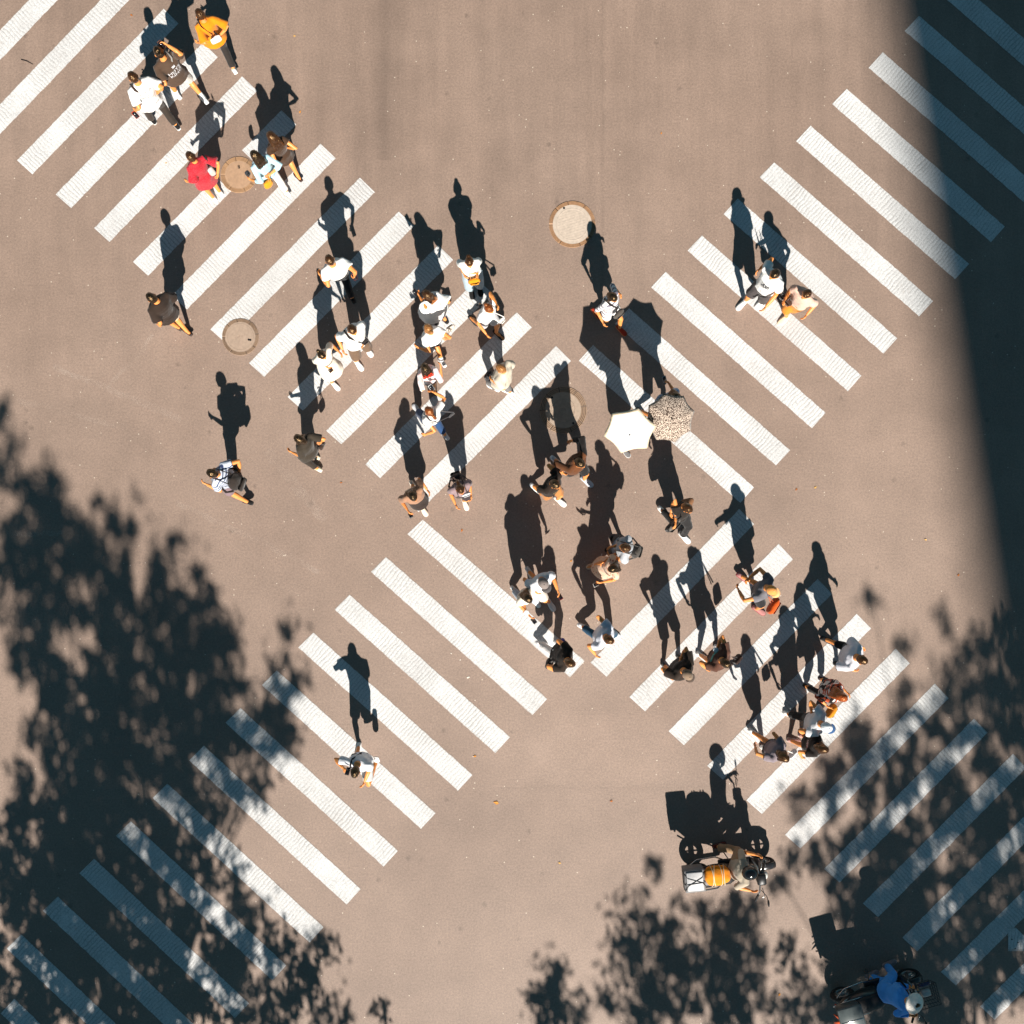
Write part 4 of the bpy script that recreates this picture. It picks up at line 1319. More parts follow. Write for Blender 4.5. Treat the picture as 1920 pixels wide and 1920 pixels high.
# lower middle
i = person('person in black t-shirt and tan waistcoat carrying a large black tote', (1292, 953), -45, 1.72, 'm', L=(1283, 1008), R=(1242, 959), hl=(1266, 986, 1.15), hr=(1257, 966, 1.15),
       top=tee((46, 38, 32), hem=.86, m2=fabric((150, 104, 70)), test=lambda n: (lambda c: (c - n['neck']).dot(n['R']) < -.05)), bot=('trousers', (40, 38, 38), .92), hair=('short', 'brown'), shoes=WS)
handbag('large creased black tote with pale lines before the tan waistcoat', W(1262, 984, .95), -45, (.36, .14, .36), (30, 28, 28), [W(1268, 978, 1.12), W(1278, 968, 1.35), W(1274, 974, 1.12)], name='tote_bag', pat=fabric((30, 28, 28), 'patches', (52, 48, 46), (120, 112, 104)))
i = person('person in light grey t-shirt with backpack beside the floral dress', (1172, 1027), 165, 1.70, 'm', L=(1148, 1034), R=(1158, 1012), hl=(1142, 1040, 1.1), hr=(1143, 1026, 1.15),
       top=tee((184, 186, 190), hem=.86), bot=('shorts', (70, 66, 64), .9), hair=('short', 'brown'), shoes=BS)
backpack('dark grey backpack on the light grey t-shirt', i, (.30, .16, .36), (86, 80, 74))
i = person('person in pale floral dress with long dark hair holding a white phone', (1149, 1066), 200, 1.60, 'f', L=(1150, 1066), R=(1112, 1060), hl=(1124, 1093, 1.1), hr=(1128, 1056, .95),
       top=dress(fabric((226, 190, 162), 'flowers', (206, 110, 84)), hem=.34, sleeve=.4, flare=.04), hair=('long', 'black', .26), shoes=((206, 170, 140), (220, 190, 160)), shoek='sandal')
phone('white phone held out beside the pale floral dress', (1117, 1096, 1.12), 200, (236, 226, 216))
i = person('person in grey cap and white t-shirt taking a long stride', (1019, 1094), -58, 1.76, 'm', R=(1032, 1133), L=(993, 1073), hl=(1048, 1113, 1.0), hr=(1007, 1112, 1.05),
       top=tee((226, 226, 228), hem=.86), bot=('shorts', (206, 194, 182), .85), hair=('crop', 'brown'), hat=('cap', (150, 136, 130), (96, 90, 90)), shoes=((216, 208, 204), (226, 220, 216)))
phone('red phone in the left hand of the grey cap walker', (1050, 1119, .98), -58, (170, 30, 30))
i = person('person with dark hair and white hair clip, phone in hand, beside the grey cap', (990, 1122), -50, 1.60, 'f', R=(966, 1108), L=(1004, 1128), hr=(996, 1158, .95), hl=(985, 1143, 1.12),
       top=tee((242, 228, 206), hem=.92, sleeve=.45), bot=('trousers', (186, 194, 204), .9), hair=('long', 'black', .14), shoes=WS)
phone('grey phone low in the hand beside the white cup', (1001, 1164, .92), -50, (120, 112, 110))
def cup(label, at, c, r=.042, hgt=.10):
    p = W(*at)
    mb = MB(); mb.rings([p - Z3 * hgt / 2, p + Z3 * hgt / 2], [V(1, 0, 0)] * 2, [V(0, 1, 0)] * 2, [r * .75, r], [r * .75, r], 18, 0.0)
    o = mb.build('cup', plain(c, 0.4), origin=p - Z3 * hgt / 2); tag(o, label, 'cup', 'drinks held in hands')
    mb = MB(); mb.rings([p + Z3 * (hgt / 2 + .001), p + Z3 * (hgt / 2 + .012), p + Z3 * (hgt / 2 + .018)], [V(1, 0, 0)] * 3, [V(0, 1, 0)] * 3, [r * 1.08, r * 1.08, r * .85], [r * 1.08, r * 1.08, r * .85], 18, 0.1)
    mb.build('lid', plain((246, 246, 244), 0.35), o)
    return o
cup('white cup held at the belly of the hair clip walker', (987, 1148, 1.1), (236, 232, 230))
i = person('person in black t-shirt and white trousers at the tip of the stripes', (1069, 1243), -20, 1.70, 'm', R=(1013, 1206), L=(1052, 1207), hr=(1036, 1257, .9), hl=(1064, 1211, .95),
       top=tee((52, 38, 28), hem=.86, loose=.03), bot=('trousers', (222, 216, 212), .92), hair=('short', 'brown'), shoes=((222, 218, 216), (230, 226, 224)))
handbag('dark brown bag behind the black t-shirt at the stripe tip', W(1029, 1244, .82), -20, (.22, .12, .22), (54, 44, 38), [W(1031, 1242, .93), W(1046, 1236, 1.3), W(1034, 1240, .93)])
handbag('blue cloth bag in the left hand beside white trousers', W(1053, 1208, .74), -20, (.24, .09, .20), (38, 42, 150), [W(1055, 1206, .84), W(1064, 1211, .93), W(1058, 1206, .84)], name='cloth_bag')
i = person('person in pale grey t-shirt and blue jeans holding a white phone behind', (1142, 1200), -28, 1.74, 'm', R=(1092, 1174), L=(1150, 1188), hl=(1136, 1167, 1.05), hr=(1119, 1231, .92),
       top=tee((212, 214, 224), hem=.86, loose=.034), bot=('trousers', (30, 84, 116), .9), hair=('crop', 'brown'), shoes=((226, 226, 228), (236, 236, 236)))
phone('white phone in the raised left hand above blue jeans', (1131, 1164, 1.06), -28, (222, 214, 210))
i = person('person in black t-shirt and sand coloured cap, head bent', (1288, 1264), -48, 1.72, 'm', R=(1250, 1253), L=(1278, 1238), hl=(1273, 1245, 1.12), hr=(1258, 1272, 1.0),
       top=tee((56, 42, 32), hem=.84, loose=.04, sleeve=.7), bot=('shorts', (66, 60, 56), .9), hair=('crop', 'black'), hat=('cap', (150, 126, 104), (92, 74, 62)), shoes=((100, 96, 92), (110, 106, 102)), nod=.35)
i = person('person in brown t-shirt with teal back print holding a white lidded cup', (1361, 1244), -35, 1.70, 'm', R=(1317, 1231), L=(1350, 1218), hl=(1343, 1220, 1.12), hr=(1326, 1256, .95),
       top=tee((108, 70, 54), hem=.84, loose=.035), bot=('shorts', (60, 46, 40), .9), hair=('short', 'black'), shoes=WS,
       prt=[dict(box=(.22, .10), off=(.02, -.16), c=(40, 168, 158)), dict(text='GO GO', size=.055, off=(.02, -.178), c=(190, 228, 220))])
cup('white lidded cup in the left hand of the brown t-shirt', (1341, 1218, 1.18), (240, 238, 236), .045, .12)
handbag('dark brown tote hanging from the far shoulder of the brown t-shirt', W(1383, 1236, .95), -35, (.22, .09, .28), (64, 42, 34), [W(1381, 1232, 1.08), W(1372, 1232, 1.38), W(1378, 1236, 1.08)], name='tote_bag')
i = person('person in grey vest and pale tan cap with arms swung back', (1448, 1107), -32, 1.70, 'm', R=(1422, 1144), L=(1389, 1081), hr=(1382, 1101, .98), hl=(1400, 1088, .92),
       top=tee((126, 124, 130), hem=.86, sleeve=.45), bot=('shorts', (34, 32, 34), .8), hair=('crop', 'tan'), hat=('cap', (236, 160, 84), (238, 180, 120)), shoes=((190, 130, 126), (150, 40, 54)))
handbag('bright orange folded bag hugged in front of the grey vest', W(1450, 1136, 1.12), -32, (.36, .15, .28), (226, 92, 14), [W(1445, 1130, 1.18), W(1440, 1118, 1.42), W(1450, 1128, 1.18)], name='shoulder_bag')
i = person('person in white t-shirt and rolled black trousers striding at the right end of the group', (1618, 1238), -22, 1.76, 'm', L=(1548, 1199), R=(1576, 1248), hr=(1604, 1258, 1.12), hl=(1618, 1214, .95),
       top=tee((222, 220, 226), hem=.88, loose=.036, sleeve=.9), bot=('trousers', (24, 24, 28), .45), hair=('crop', 'brown'), shoes=BS)
i = person('person with red brown hair in multicoloured patchwork jacket', (1579, 1307), -30, 1.62, 'f', R=(1517, 1290), L=(1546, 1277), hr=(1553, 1326, 1.05), hl=(1592, 1302, 1.1),
       top=tee(fabric((40, 34, 34), 'patches', (206, 84, 40), (214, 206, 200), scale=1.6), hem=.80, sleeve=1.7, loose=.04), bot=('trousers', (36, 32, 32), .85), hair=('long', 'red', .24), shoes=((206, 160, 110), (60, 44, 40)), shoek='sandal')
handbag('yellow shopping bag with dark side below the patchwork jacket', W(1559, 1333, .85), -30, (.30, .12, .30), (226, 146, 30), [W(1556, 1328, .98), W(1553, 1326, 1.04), W(1562, 1330, .98)], name='shopping_bag')
handbag('black tote beside the yellow shopping bag', W(1541, 1316, .8), -30, (.26, .12, .32), (36, 34, 36), [W(1544, 1314, .94), W(1556, 1310, 1.3), W(1546, 1312, .94)], name='tote_bag')
i = person('person in white shirt and white cap with blue peak', (1550, 1364), -22, 1.72, 'm', R=(1514, 1350), L=(1481, 1340), hl=(1522, 1337, .98), hr=(1512, 1380, .92),
       top=tee((224, 224, 226), hem=.90, loose=.036), bot=('trousers', (26, 26, 30), .88), hair=('crop', 'black'), hat=('cap', (238, 240, 242), (60, 100, 150)), shoes=WS)
i = person('person in black t-shirt with red and white back print and brown long hair', (1543, 1404), -12, 1.64, 'f', R=(1488, 1389), L=(1510, 1380), hr=(1504, 1421, .95), hl=(1540, 1388, 1.0),
       top=tee((40, 32, 28), hem=.84, loose=.032), bot=('shorts', (34, 30, 32), .7), hair=('bob', 'brown'), shoes=((200, 150, 140), (236, 232, 230)),
       prt=[dict(box=(.12, .12), off=(0, -.2), c=(214, 200, 206), rag=9), dict(box=(.09, .08), off=(.05, -.22), c=(200, 40, 50), rag=4)])
i = person('person in grey t-shirt and black shorts with one arm stretched far back', (1470, 1420), -40, 1.68, 'f', L=(1411, 1373), R=(1436, 1407), hr=(1415, 1397, .92), hl=(1466, 1390, 1.0),
       top=tee((150, 136, 142), hem=.92, loose=.028), bot=('shorts', (28, 26, 28), .6), hair=('bob', 'brown'), shoes=WS)
phone('black phone in the left hand of the grey t-shirt', (1459, 1388, 1.0), -40, (34, 34, 38))
handbag('white shoulder bag on the far side of the grey t-shirt', W(1487, 1414, 1.1), -40, (.20, .08, .22), (236, 232, 228), [W(1484, 1410, 1.2), W(1476, 1408, 1.4), W(1486, 1412, 1.2)], name='shoulder_bag')
i = person('person running alone in white t-shirt, one leg kicked up, hand at the face', (666, 1448), -100, 1.74, 'm', R=(672, 1406), L=(709, 1414, .42), hl=(681, 1472, 1.05), hr=(648, 1444, 1.42),
       top=tee((226, 226, 230), hem=.88), bot=('shorts', (200, 196, 194), .8), hair=('short', 'black'), shoes=WS, lean=-.05)
phone('phone pressed to the ear of the running person', (652, 1446, 1.5), -100, (60, 60, 66))
crossbody('black sling bag flying behind the running person', i, (671, 1419, 1.05), (38, 34, 36), -1, (.26, .10, .14))
# ------------------------------------------------------------------ scooters
def scooter(label, rear, front, colr, basket=False, seatc=(30, 28, 28), boxc=None, wr=.225):
    A, B = W(*rear), W(*front)
    F = (B - A).normalized(); R = V(F.y, -F.x, 0); U = Z3
    t = empty('scooter', (A + B) / 2, label, 'scooter', 'motor scooters on the junction')
    wb = (B - A).length
    mid = (A + B) / 2
    P = lambda x, y, z: mid + F * x + R * y + U * z
    hw = wb / 2
    rub = plain((22, 22, 23), 0.8); met = plain((150, 150, 150), 0.3, 0.9); blk = plain((26, 26, 28), 0.45); bodym = plain(colr, 0.28, 0.0, 0.6)
    chrome = plain((200, 198, 194), 0.18, 0.95)
    for x in (-hw, hw):
        mb = MB(); mb.torus(P(x, 0, wr), wr - .045, .047, R, 36, 12)
        w_ = mb.build('wheel', rub, t)
        mb = MB(); mb.torus(P(x, 0, wr), wr - .095, .020, R, 30, 8, 2.0)
        mb.disc(P(x, 0, wr), .055, .11, R, 16)
        for k in range(6):
            a = k * math.pi / 3
            d = F * math.cos(a) + U * math.sin(a)
            mb.limb([P(x, 0, wr) + d * .04, P(x, 0, wr) + d * (wr - .10)], .012, 6)
        mb.build('rim', met, w_)
    # front mudguard and fork
    mb = MB()
    mb.limb([P(hw + math.cos(a) * (wr + .03), 0, wr + math.sin(a) * (wr + .03)) for a in (2.7, 2.2, 1.7, 1.2, .7)], .06, 10, flat=.35, up=U)
    mb.build('mudguard', bodym, t)
    mb = MB()
    for s in (-1, 1): mb.limb([P(hw, s * .075, wr), P(hw - .12, s * .075, .60)], .020, 8)
    mb.limb([P(hw - .10, 0, .55), P(hw - .22, 0, .98)], .028, 10)
    mb.build('fork', met, t)
    # front shield, footboard, rear body, seat
    mb = MB()
    mb.rings([P(hw - .22, 0, .30), P(hw - .17, 0, .50), P(hw - .17, 0, .70), P(hw - .20, 0, .88), P(hw - .20, 0, .98)], [R] * 5, [F] * 5, [.13, .19, .20, .17, .11], [.05, .08, .10, .09, .07], 18, .4)
    mb.build('front_panel', bodym, t)
    mb = MB(); mb.box(P(.10, 0, .29), wb * .50, .30, .07, F, R, U, .02); mb.build('footboard', blk, t)
    mb = MB()
    mb.rings([P(-.02, 0, .45), P(-.12, 0, .52), P(-.35, 0, .55), P(-hw - .05, 0, .60), P(-hw - .22, 0, .66)], [R] * 5, [U] * 5, [.10, .15, .165, .14, .06], [.16, .20, .17, .12, .05], 18, .4)
    mb.build('rear_body', bodym, t)
    mb = MB()
    mb.rings([P(.02, 0, .74), P(-.10, 0, .765), P(-.35, 0, .78), P(-.62, 0, .80), P(-.72, 0, .80)], [R] * 5, [U] * 5, [.07, .135, .145, .13, .08], [.03, .05, .055, .05, .03], 18, .5)
    mb.build('seat', plain(seatc, 0.5), t)
    # handlebar with grips, levers, mirrors, lamp
    hb = hw - .24
    mb = MB()
    mb.limb([P(hb - .10, -.36, 1.02), P(hb - .03, -.22, 1.05), P(hb, 0, 1.03), P(hb - .03, .22, 1.05), P(hb - .10, .36, 1.02)], .013, 8)
    h_ = mb.build('handlebar', chrome, t)
    for s in (-1, 1):
        mb = MB(); mb.limb([P(hb - .115, s * .385, 1.015), P(hb - .055, s * .26, 1.045)], .020, 10); mb.build('grip', rub, h_)
        mb = MB(); mb.limb([P(hb + .02, s * .15, 1.05), P(hb + .05, s * .28, 1.05), P(hb - .0, s * .36, 1.04)], .007, 6); mb.build('brake_lever', chrome, h_)
        mb = MB(); mb.limb([P(hb, s * .19, 1.05), P(hb + .06, s * .26, 1.18), P(hb + .06, s * .32, 1.24)], .007, 6)
        mb.ball(P(hb + .06, s * .35, 1.26), .018, .065, .042, F, R, U, 14, 9)
        mb.build('mirror', blk, h_)
    mb = MB(); mb.box(P(hb + .02, 0, 1.06), .16, .20, .08, F, R, U, .025); mb.build('dashboard', blk, h_)
    mb = MB(); mb.ball(P(hw - .11, 0, .86), .05, .075, .065, F, R, U, 16, 10); mb.build('headlight', plain((225, 222, 214), 0.1, 0, .8), t)
    mb = MB(); mb.box(P(-hw - .24, 0, .64), .04, .16, .07, F, R, U, .012); mb.build('tail_light', plain((150, 26, 18), 0.25), t)
    # rear rack and crash bar
    mb = MB()
    for s in (-1, 1):
        mb.limb([P(-.40, s * .15, .76), P(-hw - .10, s * .16, .80), P(-hw - .32, s * .14, .80)], .011, 6)
        mb.limb([P(-hw + .1, s * .14, .60), P(-hw - .15, s * .16, .80)], .010, 6)
    for x in (-.05, -.16, -.27): mb.limb([P(-hw + x, -.15, .80), P(-hw + x, .15, .80)], .009, 6)
    mb.limb([P(-.15, -.20, .42), P(-.30, -.30, .55), P(-.65, -.30, .62), P(-.82, -.20, .66)], .013, 8)
    mb.limb([P(-.15, .20, .42), P(-.30, .27, .55), P(-.65, .27, .62), P(-.82, .20, .66)], .013, 8)
    mb.build('rack', chrome, t)
    mb = MB(); mb.limb([P(-.1, .14, .26), P(-.5, .16, .24), P(-.75, .16, .30)], [.025, .04, .045], 12); mb.build('exhaust', met, t)
    mb = MB(); mb.limb([P(.0, -.12, .26), P(-.06, -.22, .02)], .012, 6); mb.build('kickstand', met, t)
    if basket:
        mb = MB()
        c = P(hw + .06, 0, .80)
        for z in (0, .08, .16, .24):
            k = .75 + .25 * z / .24
            q = [(-.17 * k, -.20 * k), (.17 * k, -.20 * k), (.17 * k, .20 * k), (-.17 * k, .20 * k)]
            for a_, b_ in zip(q, q[1:] + q[:1]):
                mb.limb([c + F * a_[0] + R * a_[1] + U * z, c + F * b_[0] + R * b_[1] + U * z], .006, 5)
        for i in range(7):
            u = -1 + 2 * i / 6
            for s in (-1, 1):
                mb.limb([c + F * (.128 * u) + R * (s * .15), c + F * (.17 * u) + R * (s * .20) + U * .24], .004, 4)
                mb.limb([c + R * (.15 * u) + F * (s * .128), c + R * (.20 * u) + F * (s * .17) + U * .24], .004, 4)
        for i in range(8):
            u = -1 + 2 * i / 7
            mb.limb([c + R * (.15 * u) - F * .128, c + R * (.15 * u) + F * .128], .004, 4)
        mb.limb([c - F * .1 - U * .0, P(hw - .18, 0, .70)], .012, 6)
        mb.build('basket', plain((44, 44, 46), 0.4, 0.6), t)
    if boxc:
        mb = MB(); mb.box(P(-hw - .10, 0, .92), .40, .36, .22, F, R, U, .03, 1.06); bx = mb.build('tail_box', plain(boxc, 0.4), t)
        mb = MB(); mb.box(P(-hw - .10, 0, 1.045), .44, .40, .045, F, R, U, .018); ld = mb.build('lid', plain(tuple(min(255, int(v * 1.2)) for v in boxc), 0.35), bx)
        mb = MB(); mb.box(P(-hw - .10, .05, 1.07), .40, .018, .010, F, R, U, .003); mb.build('hinge', chrome, ld)
    return t, P, F, R

s1, P1, F1, R1 = scooter('dark scooter loaded with grey box and orange bundle, heading right across the road', (1300, 1621), (1424, 1609), (44, 42, 44))
rider = person('rider in black helmet and grey beige shirt on the scooter with the orange bundle', (1405, 1636), 8, 1.72, 'm', L=(1347, 1583), R=(1384, 1622, .33), hl=(1424, 1604, 1.05), hr=(1414, 1672, 1.04),
       top=tee((186, 172, 152), hem=.80, sleeve=1.15, loose=.03), bot=('trousers', (176, 142, 108), .92, .026), hair=('crop', 'black'), hat=('helmet', (20, 20, 22)), shoes=((110, 40, 30), (60, 50, 46)),
       pelvis=(W(1364, 1601).x, W(1364, 1601).y, .84), seated=True, headz=1.46, group='scooter riders', nod=.25)
c = W(1303, 1652, .98)
mb = MB(); mb.box(c - Z3 * .14, .36, .40, .30, F1, R1, Z3, .012)
bx = mb.build('box', plain((120, 118, 118), 0.6), origin=c - Z3 * .29)
tag(bx, 'grey white box roped to the back of the scooter with the orange bundle', 'box')
mb = MB(); mb.box(c + Z3 * .025, .29, .33, .03, F1, R1, Z3, .01); mb.build('lid', plain((206, 204, 204), 0.55), bx)
mb = MB()
for (a0, b0), (a1, b1) in (((-.18, -.14), (.18, .10)), ((-.18, .16), (.18, -.16)), ((-.18, 0.05), (.18, .02))):
    mb.limb([c + F1 * a0 * 1.02 + R1 * b0 - Z3 * .2, c + F1 * a0 + R1 * b0 + Z3 * .012, c + F1 * (a0 * .7) + R1 * (b0 * .7 + b1 * .3) + Z3 * .046, c + F1 * (a1 * .7) + R1 * (b1 * .7 + b0 * .3) + Z3 * .046, c + F1 * a1 + R1 * b1 + Z3 * .012, c + F1 * a1 * 1.02 + R1 * b1 - Z3 * .2], .006, 6)
mb.build('elastic_cord', plain((20, 20, 20), 0.7), bx)
c = W(1345, 1641, .90)
mb = MB(); mb.rings([c - F1 * .22, c - F1 * .17, c, c + F1 * .15, c + F1 * .22], [R1] * 5, [Z3] * 5, [.12, .175, .18, .165, .11], [.07, .105, .115, .10, .06], 22, .4)
bd = mb.build('bundle', fabric((236, 142, 16)), origin=c - Z3 * .11); tag(bd, 'orange cloth bundle tied with pale rope behind the rider', 'bundle')
md = bd.modifiers.new('b', 'SUBSURF'); md.levels = 2; md.render_levels = 2
BAKE.append((bd, [wrinkle(.016, 10, 3)]))
mb = MB()
for x, sk in ((-.12, .03), (-.04, -.04), (.04, .03), (.12, -.02)):
    mb.limb([c + F1 * (x + sk * math.sin(a_)) + R1 * (math.cos(a_) * .186) + Z3 * (math.sin(a_) * .120) for a_ in [q * math.pi / 9 for q in range(0, 10)]], .007, 6)
mb.build('rope', plain((226, 206, 170), 0.8), bd)

s2, P2, F2, R2 = scooter('black scooter with tail box and wire front basket in the tree shade', (1572, 1854), (1694, 1820), (34, 42, 44), basket=True, boxc=(74, 80, 80))
rider = person('rider in blue suit and round white hat on the black scooter in the tree shade', (1714, 1881), 20, 1.70, 'm', L=(1667, 1806), R=(1634, 1826), hl=(1716, 1852, 1.06), hr=(1714, 1905, 1.04),
       top=tee((72, 165, 255), hem=.78, sleeve=1.9, loose=.034), bot=('trousers', (76, 168, 255), .90, .026), hair=('crop', 'black'), hat=('brim', (248, 240, 230)), shoes=((150, 136, 140), (130, 120, 122)),
       pelvis=(W(1633, 1822).x, W(1633, 1822).y, .84), seated=True, headz=1.46, group='scooter riders', nod=.3)
c = P2(-.86, .10, .86)
mb = MB()
for k in range(5):
    a_ = k * 1.25
    mb.limb([c, c + V(math.cos(a_) * .07, math.sin(a_) * .06, .03), c + V(math.cos(a_) * .15 - .03, math.sin(a_) * .12, -.06 + .03 * (k % 2))], [.03, .034, .008], 8, flat=.35)
o = mb.build('ribbon', fabric((214, 84, 30)), origin=c - Z3 * .06); tag(o, 'orange ribbon bow tied to the tail of the black scooter', 'ribbon')
c = P2(.70, -.02, .86)
mb = MB(); mb.box(c + R2 * .05, .16, .12, .08, F2, R2, Z3, .02); o = mb.build('parcel', plain((210, 206, 200), .5), origin=c - Z3 * .04); tag(o, 'small white parcel lying in the wire front basket', 'parcel')
mb = MB(); mb.limb([c + R2 * -.10 + F2 * -.08, c - R2 * .10 + F2 * .10], [.032, .030], 12); o = mb.build('bottle', plain((60, 84, 140), .25), origin=c - R2 * .1); tag(o, 'blue bottle lying in the wire front basket', 'bottle')
mb = MB(); mb.limb([c - R2 * .10 + F2 * .10, c - R2 * .10 + F2 * .135], .016, 10); mb.build('cap', plain((236, 236, 236), .4), o)

# ------------------------------------------------------------------ fallen leaves and litter on the asphalt
rl = random.Random(11)
leafm = [plain((214, 140, 44), .7), plain((190, 110, 40), .7), plain((226, 176, 96), .7)]
for k, (x, y) in enumerate(((930, 1505), (247, 29), (552, 68), (563, 210), (1493, 918), (1529, 914), (1071, 1052), (866, 995), (312, 306), (1461, 1865), (1797, 1078), (1151, 803), (1240, 250), (640, 905), (1735, 1012), (890, 1418), (1146, 1502), (1049, 1618))):
    p = W(x, y) + V(0, 0, .006)
    s = rl.uniform(.022, .034) if k else .055
    a = rl.uniform(0, 6.28)
    mb = MB()
    d = V(math.cos(a), math.sin(a), 0); n_ = V(-d.y, d.x, 0)
    q = [p - d * s, p - d * s * .3 + n_ * s * .55 + Z3 * .006, p + d * s + Z3 * .004, p - d * s * .3 - n_ * s * .55 + Z3 * .008, p + Z3 * .002]
    mb.add(q + [v + Z3 * .002 for v in q], [[0, 4, 1], [1, 4, 2], [2, 4, 3], [3, 4, 0], [6, 9, 5], [7, 9, 6], [8, 9, 7], [5, 9, 8], [0, 1, 6, 5], [1, 2, 7, 6], [2, 3, 8, 7], [3, 0, 5, 8]])
    o = mb.build('fallen_leaf', leafm[k % 3], origin=p, smooth=False)
    tag(o, 'dry orange leaf lying on open asphalt' if k else 'largest orange leaf, alone on the asphalt below the stripes', 'leaf', 'dry leaves on the road')
for k, (x, y, s) in enumerate(((878, 1270, .055), (863, 1237, .03), (846, 1225, .03), (888, 1418, .04), (1128, 1040, .04))):
    p = W(x, y) + V(0, 0, .004)
    mb = MB(); a = 0.4 + k
    mb.box(p, s, s * .5, .004, V(math.cos(a), math.sin(a), 0), V(-math.sin(a), math.cos(a), 0), Z3, .001)
    o = mb.build('paper_scrap', plain((226, 216, 202), .8), origin=p)
    tag(o, 'white paper scrap lying on the asphalt' if k else 'largest white paper scrap right of the lower left stripes', 'litter', 'paper scraps on the road')
p0, p1 = W(40, 112), W(62, 121)
mb = MB(); mb.limb([p0 + Z3 * .008, p0.lerp(p1, .5) + V(0, .012, .012), p1 + Z3 * .008], [.008, .007, .004], 6)
o = mb.build('twig', plain((44, 34, 30), .9), origin=p0); tag(o, 'thin dark twig on the asphalt near the top left corner', 'twig')

# ------------------------------------------------------------------ street trees south of the junction (their shade falls into the picture)
def leafmat():
    m, nt, b, N, L = nodes('leaves')
    v = coords(nt)
    n = tex(nt, 'n', 1.4, 3, v)
    L(mixf(nt, ramp(nt, n.outputs[0], .35, g3(0), .65, g3(1)), (.035, .075, .018), (.085, .125, .03)), b.inputs['Base Color'])
    b.inputs['Roughness'].default_value = .6
    return m
LEAF = leafmat(); BARK = plain((96, 80, 66), .9)

def in_ell(e, rnd):
    while True:
        x, y = rnd.uniform(-1, 1), rnd.uniform(-1, 1)
        if x * x + y * y <= 1: return e[0] + x * e[2], e[1] + y * e[3]

SH = {}
SH['a'] = [  # left shade: cx, cy, rx, ry, leaves per 100 px2 , leaf spread px
 (8, 800, 16, 45, 5), (18, 880, 22, 40, 4), (60, 960, 50, 70, 5), (100, 930, 22, 55, 5), (130, 1000, 40, 50, 5), (172, 960, 10, 40, 3.5), (215, 985, 30, 40, 5), (252, 940, 12, 14, 2),
 (50, 1080, 90, 90, 5.5), (170, 1090, 90, 70, 5.5), (305, 1070, 32, 48, 5), (335, 1035, 24, 25, 4), (385, 1110, 24, 38, 4.5), (290, 1180, 100, 80, 6), (120, 1220, 110, 90, 4), (380, 1190, 50, 60, 5.5),
 (415, 1210, 30, 50, 4), (290, 1320, 120, 90, 6.5), (150, 1370, 95, 90, 6), (430, 1300, 45, 50, 4), (470, 1380, 50, 60, 4), (395, 1420, 70, 70, 5), (240, 1470, 110, 90, 6.5), (90, 1490, 80, 70, 4.5),
 (400, 1520, 45, 40, 4), (430, 1490, 26, 30, 3.5), (50, 1600, 90, 90, 6), (200, 1600, 130, 90, 6.5), (340, 1590, 60, 60, 5), (330, 1690, 70, 60, 5.5), (150, 1720, 140, 90, 7), (420, 1650, 35, 50, 3), (450, 1720, 46, 40, 3.2), (60, 1830, 110, 100, 6), (230, 1840, 130, 90, 7), (380, 1800, 80, 70, 5),
 (470, 1800, 50, 50, 4), (520, 1760, 40, 24, 3), (560, 1840, 40, 46, 4), (500, 1890, 80, 40, 4.5), (350, 1910, 90, 40, 6), (610, 1782, 20, 18, 5), (585, 1760, 20, 14, 3), (620, 1890, 28, 40, 3.4), (718, 1900, 9, 24, 4)]
SH['b'] = [  # strand right of the left shade
 (541, 1165, 7, 24, 4), (533, 1215, 10, 34, 4.5), (525, 1260, 16, 34, 4), (565, 1270, 14, 16, 4), (545, 1290, 22, 20, 4), (500, 1330, 30, 34, 4.5), (535, 1360, 26, 40, 5), (515, 1400, 24, 24, 4), (490, 1475, 20, 18, 4.5), (470, 1450, 20, 26, 3)]
SH['c'] = [  # bottom middle and below the scooter
 (1040, 1840, 30, 30, 3.9), (1018, 1880, 32, 34, 3.9), (1070, 1890, 26, 36, 3.5), (1040, 1912, 40, 20, 3.9),
 (1215, 1630, 24, 22, 2.7), (1195, 1690, 28, 26, 2.3), (1175, 1740, 40, 40, 2.2), (1240, 1720, 50, 36, 2.0), (1330, 1720, 26, 50, 3.5), (1395, 1700, 34, 46, 3.5), (1300, 1780, 80, 40, 3.5), (1385, 1770, 44, 50, 3.1), (1200, 1810, 60, 50, 3.5), (1310, 1850, 110, 50, 3.9), (1160, 1870, 30, 40, 2.7), (1400, 1860, 45, 50, 3.1), (1270, 1905, 130, 24, 3.9), (1480, 1800, 22, 34, 3.1), (1505, 1850, 24, 40, 3.1), (1490, 1900, 50, 24, 3.5)]
